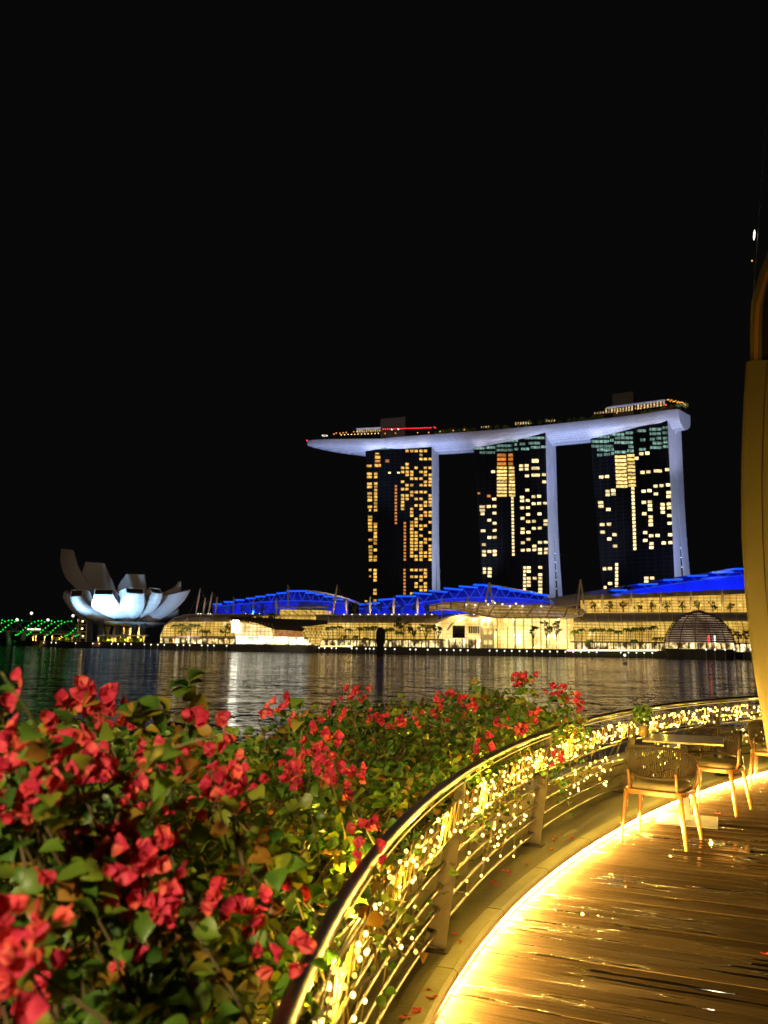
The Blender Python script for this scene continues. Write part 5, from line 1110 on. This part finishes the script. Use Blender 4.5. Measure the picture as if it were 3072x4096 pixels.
def pot(x, y, lab):
    t = thing('potted_plant', lab, 'plant', (x, y, DK + .782), 'potted plants on the cafe tables')
    z = DK + .782; MB().lathe((x, y, z), [(.001, 0), (.042, 0), (.048, .1), (.044, .1), (.04, .02)], 16).build('pot', M['potg'], t, True)
    b = MB()
    for k in range(12):
        a_ = random.uniform(0, 6.28); r = random.uniform(.02, .09); b.tube([(x, y, z + .05), (x + r * .6 * math.cos(a_), y + r * .6 * math.sin(a_), z + .17), (x + r * math.cos(a_), y + r * math.sin(a_), z + .26)], .0025, 4)
    b.build('stem', M['trunk'], t)
    b = MB()
    for k in range(230):
        d = np.random.normal(size=3); d /= np.linalg.norm(d); p = np.array([x, y, z + .22]) + d * np.array([.115, .115, .1]) * random.random() ** .4
        a_ = np.random.normal(size=3); a_ /= np.linalg.norm(a_); e_ = np.cross(a_, d); e_ /= np.linalg.norm(e_) + 1e-9; s = random.uniform(.013, .022)
        b.poly([p + (a_ * math.cos(w) + e_ * math.sin(w)) * s for w in np.linspace(0, 2 * math.pi, 7)[:-1]])
    b.build('foliage', M['leafpot'], t)
pot(2.62, 8.5, 'leafy potted plant in a glass pot on the near table'); pot(5.16, 11.0, 'potted plant on the farther table beside the pillar')
# dark bag leaning by the rail
bx, by = Kx(10.75) - .12, 10.75; DB = DK; DK += -.22
bg_ = thing('bag', 'dark bag with a gold clasp standing behind the second chair', 'bag', (bx, by, DK))
P = []
for k in range(20):
    w = 2 * math.pi * k / 20; P.append([(bx + r * .17 * math.copysign(abs(math.cos(w)) ** .6, math.cos(w)), by + r * .09 * math.copysign(abs(math.sin(w)) ** .6, math.sin(w)), DK + z) for r, z in ((.01, .32), (1, .325), (1.08, .42), (1.0, .6), (.8, .7), (.3, .73), (.01, .735))])
MB().grid(P, True).build('body', mat('black_leather', (.012, .012, .016), .35), bg_, True)
MB().tube([(bx - .1, by, DK + .7), (bx - .07, by, DK + .82), (bx + .07, by, DK + .82), (bx + .1, by, DK + .7)], .008, 6).build('handle', M['roofdark'], bg_, True)
MB().ball((bx - .05, by - .1, DK + .52), .02, 8, 5).build('clasp', M['steel'], bg_)
DK = DB
# ------------------------------------------------------------------ curved building edge at the right
M['plaster'] = mat('tan_plaster', (.165, .14, .05), .85, var=.06, vscale=1.5, bump=.15, bscale=30)
YP = 6.3; ow = thing('restaurant_building', 'curved tan wall of the terrace restaurant at the right', 'building', (3.4, YP, DK))
ep = [(3125, 3420), (3090, 3100), (3052, 2880), (3020, 2700), (2997, 2520), (2980, 2350), (2969, 2150), (2966, 1950), (2968, 1800), (2976, 1600), (2987, 1443)]
P = []
for x, y in ep:
    p = at(x, y, YP); P.append([p + [1.8, 1.1, 0], p + [.16, .26, 0], p + [.045, .1, 0], p + [.004, .02, 0], p + [.04, -.02, 0], p + [.6, -.05, 0], p + [1.6, .12, 0]])
P[0] = [np.array([q[0], q[1], DK]) for q in P[0]]
MB().grid(P).build('wall', M['plaster'], ow, True)
b = MB(); jp = [at(x + 82, y, YP - .055) for x, y in ep[1:]]; b.tube(jp, .004, 4); b.build('wall_joint', M['roofdark'], ow)
P2 = []
for x, y in ((3000, 1443), (3000, 1330), (3004, 1215), (3040, 1080), (3090, 960), (3130, 880)):
    p = at(x, y, YP + .05); P2.append([p + [1.7, .9, 0], p + [.12, .2, 0], p, p + [.09, -.01, 0]])
MB().grid(P2).build('window_frame', M['plaster'], ow, True)
P3 = []
for x, y in ((3045, 1445), (3047, 1330), (3052, 1225), (3080, 1120), (3140, 980)):
    p = at(x, y, YP + .1); P3.append([p, p + [1.5, .1, 0]])
MB().grid(P3).build('window', mat('smoky_window_glass', (.05, .045, .03), .1), ow)
P3 = []
for x, y in ((3016, 1443), (3018, 1330), (3024, 1222), (3056, 1110), (3110, 980)):
    p = at(x, y, YP + .03); q = at(x + 15, y, YP + .03); P3.append([p, q])
MB().grid(P3).build('window_trim', mat('orange_window_trim', (.6, .3, .06), .6), ow)
a_, c_ = at(3064, 500, YP - .1), at(3005, 1290, YP - .1); lp = at(3017, 940, YP - .1)
lw = thing('hanging_lamp', 'slim lamp on a thin cable beside the curved wall', 'lamp', (lp[0], YP - .1, lp[2]))
MB().tube([a_ + (a_ - c_) * 2.5, a_, c_], .0022, 4).build('cable', M['steelfar'], lw)
d_ = (a_ - c_) / np.linalg.norm(a_ - c_); MB().tube([lp - d_ * .045, lp - d_ * .02, lp + d_ * .02, lp + d_ * .045], [.002, .008, .008, .002], 8).build('lamp_body', M['bulbwhite'], lw, True)
MB().ball(at(3008, 1043, YP - .1), .006, 6, 4).build('pilot_light', M['amber'], lw)
# ------------------------------------------------------------------ terrace lamps (restaurant soffit, garden spots)
spot((6.5, 1.0, DK + 3.2), (3.9, 8.6, DK + .5), 9, (1, .5, .12), 38, .9, .15, 'restaurant_soffit_lamp')
spot((2.2, 2.2, DK + 2.8), (3.6, 6.3, DK + 2.2), 2.5, (1, .5, .06), 60, 1, .2, 'wall_washer')
spot((4.0, 6.4, DK + 2.9), (2.97, 8.4, DK + .78), 42, (1, .7, .22), 22, .6, .05, 'table_fill')  # added unseen lamps that brighten the two table tops
spot((5.6, 8.8, DK + 2.9), (5.3, 11.0, DK + .78), 36, (1, .7, .22), 22, .6, .05, 'table_fill')
spot((-1.3, -2.2, DK + 3.3), (-1.0, 2.2, DK + 1.1), 1200, (1, .78, .42), 62, .9, .12, 'garden_spot')
spot((-3.6, 1.0, DK + 4.5), (-.1, 5.6, DK + 1.1), 950, (1, .76, .3), 45, .9, .12, 'garden_spot')
spot((-1.0, 4.6, DK + 4.5), (1.0, 7.8, DK + 1.1), 330, (1, .72, .28), 45, .9, .12, 'garden_spot')
# ------------------------------------------------------------------ bougainvillea
def leafmat(name, ramp, rough=.45, tr=.25):
    m = bpy.data.materials.new(name); m.use_nodes = True; t = m.node_tree; L = t.links; p = t.nodes['Principled BSDF']; g = t.nodes.new('ShaderNodeNewGeometry')
    r = t.nodes.new('ShaderNodeValToRGB'); r.color_ramp.interpolation = 'LINEAR'
    while len(r.color_ramp.elements) < len(ramp): r.color_ramp.elements.new(.5)
    for e, (x, cc) in zip(r.color_ramp.elements, ramp): e.position = x; e.color = (*cc, 1)
    L.new(g.outputs['Random Per Island'], r.inputs[0]); L.new(r.outputs[0], p.inputs['Base Color']); p.inputs['Roughness'].default_value = rough
    n = t.nodes.new('ShaderNodeTexNoise'); n.inputs['Scale'].default_value = 90; tc = t.nodes.new('ShaderNodeTexCoord'); L.new(tc.outputs['Object'], n.inputs['Vector'])
    b = t.nodes.new('ShaderNodeBump'); b.inputs['Strength'].default_value = .35; b.inputs['Distance'].default_value = .003; L.new(n.outputs[0], b.inputs['Height']); L.new(b.outputs[0], p.inputs['Normal'])
    tl = t.nodes.new('ShaderNodeBsdfTranslucent'); L.new(r.outputs[0], tl.inputs[0]); mx = t.nodes.new('ShaderNodeMixShader'); mx.inputs[0].default_value = tr
    L.new(p.outputs[0], mx.inputs[1]); L.new(tl.outputs[0], mx.inputs[2]); L.new(mx.outputs[0], t.nodes['Material Output'].inputs[0]); return m
M['leaf'] = leafmat('bougainvillea_leaf', [(0, (.04, .1, .014)), (.3, (.07, .16, .018)), (.6, (.13, .21, .02)), (.84, (.24, .27, .028)), (.92, (.32, .17, .022)), (1, (.24, .08, .015))])
M['bract'] = leafmat('bougainvillea_bract', [(0, (.5, .02, .07)), (.3, (.72, .045, .11)), (.6, (.8, .08, .085)), (.85, (.85, .17, .09)), (1, (.78, .1, .24))], .6, .35)
M['floret'] = mat('tiny_cream_floret', (.8, .75, .5), .6)
M['twig'] = mat('woody_twig', (.13, .09, .04), .8, var=.3, vscale=30)
# one leaf: 3 x 5 grid, pointed oval, folded along the midrib
lt = []
for j in range(8):
    v = j / 7; w = (.02, .25, .36, .4, .37, .27, .13, 0)[j]
    for s in (-1, 0, 1): lt.append((s * w, v, -.16 * (v - .4) ** 2 * 2 + abs(s) * w * .32))
lt = np.array(lt); lf = []
for j in range(7):
    for s in range(2): a_ = j * 3 + s; lf.append((a_, a_ + 1, a_ + 4, a_ + 3))
lf = np.array(lf)
rng = np.random.default_rng(11)
def leaves(P, Nrm, size, curl=1.):
    n = len(P); az = rng.uniform(0, 2 * np.pi, n); d = np.stack([np.cos(az), np.sin(az), rng.uniform(-.75, .35, n)], 1)
    up = Nrm; x = np.cross(d, up); x /= np.linalg.norm(x, axis=1, keepdims=True); d2 = np.cross(up, x); d2 /= np.linalg.norm(d2, axis=1, keepdims=True)
    cz = rng.uniform(.3, 2.2, n)[:, None, None] * curl
    T = lt[None] * np.concatenate([np.ones((n, 1, 2)), np.broadcast_to(cz, (n, 1, 1))], 2)
    wd = rng.uniform(.85, 1.25, n)[:, None]
    V = P[:, None] + size[:, None, None] * (T[..., 0:1] * wd[..., None] * x[:, None] + T[..., 1:2] * d2[:, None] + T[..., 2:3] * up[:, None])
    Fq = lf[None] + (np.arange(n) * len(lt))[:, None, None]
    return V.reshape(-1, 3), Fq.reshape(-1, 4)
def bumpy(x, y): return .5 * math.sin(x * 3.1 + y * 1.3) + .3 * math.sin(y * 4.3 - x * 2.2 + 1) + .2 * math.sin(7 * x + 5 * y)
def H(y, o):
    base = .9 + .3 * min(1, max(0, o - .1) / .6) - .25 * max(0, o - 1.9)
    if 4.4 < y < 6.0: base -= .1 * math.sin((y - 4.4) / 1.6 * math.pi)
    if y > 3.6: base -= .17 * min(1, (y - 3.6) / .9) * min(1, max(0, o - .1) / .5)
    if y > 6.3: base += .12 * math.sin(min(1, (y - 6.3) / 1.2) * math.pi / 2)
    if y > 7.6: base -= .25 * (y - 7.6)
    p = off(Rx, y, o, 0); return base + .09 * bumpy(p[0], p[1])
SHR = [(-.2, 1.9, 'nearest blurred bougainvillea bush at the lower left'), (1.9, 3.2, 'bougainvillea bush with many red bracts at the left'), (3.2, 4.6, 'bougainvillea bush beside the nearest bends of the handrail'), (4.6, 6.2, 'low sparse bougainvillea bush in the middle of the row'), (6.2, 8.3, 'farthest bougainvillea bush with a tall red spray at its end')]
shrubs = []
def omax(y): return 2.7 if y < 4 else max(.9, 2.7 - (y - 4) * .42)
for (ya, yb, lab) in SHR:
    ym = (ya + yb) / 2; base = off(Rx, ym, 1.2, .12); t = thing('bougainvillea', lab, 'shrub', base, 'bougainvillea bushes outside the railing')
    n = int((yb - ya) * 3000 * min(1, omax(ym) / 2.4)); P = []; Nn = []; Sz = []
    while len(P) < n:
        y = rng.uniform(ya - .15, yb + .15); o = rng.uniform(.0, 1) ** .85 * omax(y) + .03; h = H(y, o); q = rng.random() ** 2.8; z = h - q * (.65 if o > .45 else .55) + rng.normal() * .025
        if o < .12 and rng.random() < .6: continue
        p = off(Rx, y, o, z)
        if np.linalg.norm(p - np.array([0, 0, CZ])) < .82: continue
        nn = np.array([rng.normal() * .5, rng.normal() * .5 - .15, 1.]); nn /= np.linalg.norm(nn)
        P.append(p); Nn.append(nn); Sz.append(rng.uniform(.032, .064) * (1.08 if y > 4 else 1))
    V, Fq = leaves(np.array(P), np.array(Nn), np.array(Sz)); npmesh('foliage', V, Fq, M['leaf'], t, True)
    b = MB()
    for k in range(int((yb - ya) * 70)):
        y = rng.uniform(ya, yb); o = rng.uniform(.1, omax(y)); h = H(y, o); r0 = off(Rx, ym + (y - ym) * .5, 1.1 + (o - 1.1) * .3, .12); e_ = off(Rx, y, o, h - .03)
        if np.linalg.norm(e_ - np.array([0, 0, CZ])) < .8: continue
        m_ = (r0 + e_) / 2 + rng.normal(size=3) * .12; m_[2] = r0[2] + (e_[2] - r0[2]) * .62; b.tube([r0, m_, e_ + rng.normal(size=3) * .03], [.009, .006, .0022], 5)
    for k in range(int((yb - ya) * 110)):   # dry fine twigs below the leaves
        y = rng.uniform(ya, yb); o = rng.uniform(.05, omax(y)); a_ = off(Rx, y, o, H(y, o) - rng.uniform(.1, .4)); d = rng.normal(size=3) * np.array([.14, .14, .09])
        if np.linalg.norm(a_ - np.array([0, 0, CZ])) > .9: b.tube([a_, a_ + d * .5 + [0, 0, .02], a_ + d], [.003, .0022, .0012], 4)
    b.build('stem', M['twig'], t); shrubs.append((ya, yb, t, H))
# bract meshes: clusters of papery three-part flowers
def bract_cluster(seed, nf, R):
    rg = np.random.default_rng(seed); V = []; Fq = []; c = MB(); k0 = 0
    for f in range(nf):
        ctr_ = rg.normal(size=3); ctr_ /= np.linalg.norm(ctr_); ctr_ = ctr_ * R * rg.uniform(.35, 1.0) * np.array([1, 1, .8]); ax = ctr_ / (np.linalg.norm(ctr_) + 1e-6) + rg.normal(size=3) * .5 + np.array([0, -.3, .2]); ax /= np.linalg.norm(ax)
        e1 = np.cross(ax, [0, 0, 1.]); e1 /= np.linalg.norm(e1); e2 = np.cross(ax, e1); s = rg.uniform(.024, .036); ph = rg.uniform(0, 6.28); op = rg.uniform(.35, 1.05)
        for j in range(3):
            w = ph + j * 2.094; rad = e1 * math.cos(w) + e2 * math.sin(w); tan = -e1 * math.sin(w) + e2 * math.cos(w)
            n_, m_ = 8, 7
            for a_ in range(n_):
                v = a_ / (n_ - 1); wd = math.sin(math.pi * min(1, v * .92 + .06)) ** .75 * .62 * (1 if v < .8 else 1 - (v - .8) * 2.2)
                for b_ in range(m_):
                    u_ = (b_ / (m_ - 1) - .5) * 2; ang = op * (.25 + .9 * v); p = rad * math.sin(ang) * v * 1.05 + ax * math.cos(ang) * v + tan * u_ * wd * math.sqrt(max(.05, 1 - .25 * u_ * u_)) - rad * (u_ * u_) * wd * .18 + ax * (.045 * math.sin(6 * u_ + 8 * v + f) + .16 * u_ * u_ * v)
                    V.append(ctr_ + p * s)
            for a_ in range(n_ - 1):
                for b_ in range(m_ - 1): i = k0 + a_ * m_ + b_; Fq.append((i, i + 1, i + m_ + 1, i + m_))
            k0 += n_ * m_
        if f % 2 == 0:
            p = ctr_ + ax * s * .75; c.ball(p, .0032, 5, 3); 
    return np.array(V), np.array(Fq), c
FL = [(10,2775,1.8),(270,2775,2.5),(310,2790,2.6),(390,2790,2.4),(405,2835,2.5),(190,2860,2.4),(60,2950,1.7),(110,2990,1.7),(30,3020,1.6),(70,3090,1.6),(140,3130,1.6),(40,3180,1.6),(170,3200,1.6),(100,3250,1.6),(290,2960,1.8),(270,3040,1.8),(330,3070,1.8),(380,2990,2.),(390,3040,2.),(480,2880,2.4),(520,3120,1.9),(480,3090,1.9),(560,3170,1.9),(550,2990,2.2),(630,3010,2.2),(680,3060,2.2),(735,3030,2.2),(810,2880,2.5),(850,2960,2.2),(900,3060,2.),(870,3130,2.),(950,3150,2.),(940,3220,2.2),(830,3200,2.4),(980,3110,2.2),(1030,2840,3.4),(1100,2830,3.6),(1185,2800,4.),(1270,2900,3.6),(1310,2950,3.5),(1250,2990,3.3),(1140,2880,3.6),(1160,3060,3.),(1210,3090,2.8),(1300,3040,3.2),(1325,3075,3.2),(1420,3080,3.4),(1390,3150,3.2),(1340,2845,4.8),(1390,2780,5.2),(1420,2805,5.2),(1440,2765,5.5),(1500,2860,5.2),(1545,2870,5.2),(1750,2795,5.8),(1765,2865,6),(1800,2775,6),(1862,2800,6),(1885,2825,6),(1900,2985,5.),(1940,2975,5.2),(2050,2725,7.),(2070,2700,7.1),(2112,2708,7.1),(2000,2885,6.5),(2060,2910,6.5),(2120,2880,6.8),(2090,2930,6.6),(2150,2850,7.),(2205,2755,7.3),(2240,2748,7.3),(2270,2765,7.3),(2305,2790,7.2),(2330,2830,7.3),(2262,2805,7.2),(2228,2785,7.3),(1580,2885,5.2),(1625,2875,5.4),(1680,2875,5.6),(370,3345,1.9),(405,3365,1.9),(510,3340,1.9),(595,3325,1.9),(430,3490,1.7),(510,3450,1.7),(560,3420,1.7),(480,3570,1.7),(560,3610,1.7),(620,3570,1.7),(705,3520,1.7),(760,3570,1.7),(700,3640,1.7),(640,3650,1.7),(20,3690,1.25),(55,3670,1.3),(20,3920,1.15),(30,4010,1.2),(190,3950,1.4),(520,3840,1.7),(970,3660,1.9),(1005,3600,2.),(1170,3490,2.2),(1185,3540,2.2),(1045,3480,2.3),(1060,3430,2.4),(1460,3315,3.),(1155,3800,1.75),(290,3395,1.8),(1490,3420,2.7),(2235,3040,6.),(1350,3100,3.1)]
VAR = [bract_cluster(s, nf, R) for s, nf, R in ((1, 5, .045), (2, 7, .055), (3, 4, .035), (4, 6, .05), (5, 8, .06), (6, 3, .03))]
VM = []
for V, Fq, c in VAR:
    o = npmesh('flower_cluster', V, Fq, M['bract'], None, True); o.data.materials.append(M['floret']); VM.append((o.data, c)); bpy.data.objects.remove(o)
cnt = {}
stm = {}
for k, (px, py, D) in enumerate(FL):
    d = ray(px, py); d = d / np.linalg.norm(d[:2]); p = np.array([0, 0, CZ]) + d * D
    si = 0
    for i, (ya, yb, t, _) in enumerate(shrubs):
        if ya <= p[1] < yb: si = i
    if p[1] >= shrubs[-1][1]: si = 4
    t = shrubs[si][2]; v = k % 6; big = 1.
    o = bpy.data.objects.new('flower_cluster', VM[v][0]); S.collection.objects.link(o); o.parent = t; o0 = np.array(ORG[t.name]); o.location = p - o0; o.rotation_euler = (rng.uniform(-.4, .4), rng.uniform(-.4, .4), rng.uniform(0, 6.28)); s = rng.uniform(.85, 1.15) * (1.12 if D > 5 else (.82 if D < 2.3 else .95)); o.scale = (s, s, s)
    b = stm.setdefault(si, MB()); e_ = p - np.array([0, 0, .03]); dn = np.array([0.1, .15, -.35]) + rng.normal(size=3) * .06; b.tube([e_, e_ + dn * .5 + rng.normal(size=3) * .02, e_ + dn], [.0022, .003, .004], 5)
    # leaves hugging the flowers
    n = 16; P = e_[None] + dn[None] * rng.uniform(0, .9, (n, 1)) + rng.normal(size=(n, 3)) * .035; Nn = rng.normal(size=(n, 3)) * .5 + [0, -.2, 1]; Nn /= np.linalg.norm(Nn, axis=1, keepdims=True)
    V, Fq = leaves(P, Nn, rng.uniform(.035, .065, n)); cnt.setdefault(si, []).append((V, Fq))
for si, L_ in cnt.items():
    Vs, Fs, k0 = [], [], 0
    for V, Fq in L_: Vs.append(V); Fs.append(Fq + k0); k0 += len(V)
    npmesh('sprig_leaves', np.concatenate(Vs), np.concatenate(Fs), M['leaf'], shrubs[si][2], True); stm[si].build('sprig_stem', M['twig'], shrubs[si][2])
# loose shoots reaching above the bushes
def shoot(P, r, si, nl=6, sz=(.05, .08)):
    pts_ = [np.array([0, 0, CZ]) + ray(x, y) / np.linalg.norm(ray(x, y)[:2]) * D for x, y, D in P]; cv = crom(pts_, 4)
    MB().tube(cv, list(np.linspace(r * .5, r, len(cv))), 6).build('shoot', M['shoot'], shrubs[si][2], True)
    idx = rng.integers(0, len(cv), nl); Pp = np.array([cv[i] for i in idx]); Nn = rng.normal(size=(nl, 3)) * .5 + [0, -.3, .9]; Nn /= np.linalg.norm(Nn, axis=1, keepdims=True)
    V, Fq = leaves(Pp, Nn, rng.uniform(*sz, nl)); npmesh('shoot_leaves', V, Fq, M['leaf'], shrubs[si][2], True)
M['shoot'] = mat('green_shoot', (.14, .15, .04), .6)
shoot([(5, 2690, 1.35), (60, 2770, 1.36), (115, 2850, 1.38), (160, 2940, 1.42), (190, 3020, 1.5)], .0028, 0, 7, (.034, .05))
shoot([(920, 2930, 1.6), (760, 2970, 1.6), (650, 3010, 1.62), (590, 3060, 1.66), (530, 3120, 1.7)], .003, 0, 9, (.036, .058))
shoot([(790, 3060, 1.7), (700, 3150, 1.7), (640, 3230, 1.72), (560, 3330, 1.75)], .003, 0, 6)
shoot([(755, 2720, 2.6), (745, 2800, 2.6), (750, 2870, 2.65), (740, 2950, 2.7)], .003, 1, 14)
shoot([(1200, 2790, 3.6), (1205, 2880, 3.6), (1203, 2990, 3.6)], .004, 2, 12); shoot([(520, 2860, 2.2), (600, 2840, 2.25), (660, 2840, 2.3), (700, 2880, 2.4)], .003, 1, 12)
shoot([(1890, 2720, 6.4), (1920, 2790, 6.3), (1930, 2880, 6.3)], .004, 4, 22); shoot([(2100, 2720, 7.), (2080, 2800, 6.9), (2070, 2900, 6.8)], .004, 4, 22); shoot([(2260, 2790, 7.2), (2250, 2880, 7.1), (2230, 2960, 7.)], .004, 4, 26); shoot([(1680, 2850, 5.6), (1700, 2900, 5.6)], .003, 3, 12)
# fallen bracts on ledge and deck
M['petalf'] = mat('fallen_bract', (.55, .04, .05), .6)
def fallen(px, py, z, where):
    p = atz(px, py, DK + z); t = thing('fallen_bract', 'fallen red bract lying on the ' + where, 'fallen petal', p, 'fallen bracts on the ' + where); b = MB()
    for j in range(3):
        a_ = random.uniform(0, 6.28); d = np.array([math.cos(a_), math.sin(a_), 0]); n_ = np.array([-d[1], d[0], 0]); s = random.uniform(.022, .036); G = []
        for q in range(5):
            v = q / 4; w = math.sin(math.pi * min(1, v * .9 + .08)) * .4; G.append([p + (d * v + n_ * w * u_) * s + np.array([0, 0, .003 + s * (.25 * v * v + .15 * abs(u_) * w * 2)]) for u_ in (-1, 0, 1)])
        b.grid(G)
    b.build('petals', M['petalf'], t)
for x, y in ((2214, 3362), (2225, 3350), (2283, 3352), (2210, 3400), (2101, 3458), (2010, 3486), (2035, 3490), (2030, 3500), (1975, 3535), (1965, 3530), (1990, 3545), (1810, 3740), (1640, 4060), (1625, 4075), (1660, 4050), (1700, 3960), (1850, 3770), (1725, 3990)): fallen(x, y, .093, 'ledge')
for x, y in ((2533, 3357), (2209, 3480), (2170, 3575), (3060, 3820), (2883, 3192), (2870, 3255)): fallen(x, y, .002, 'deck')
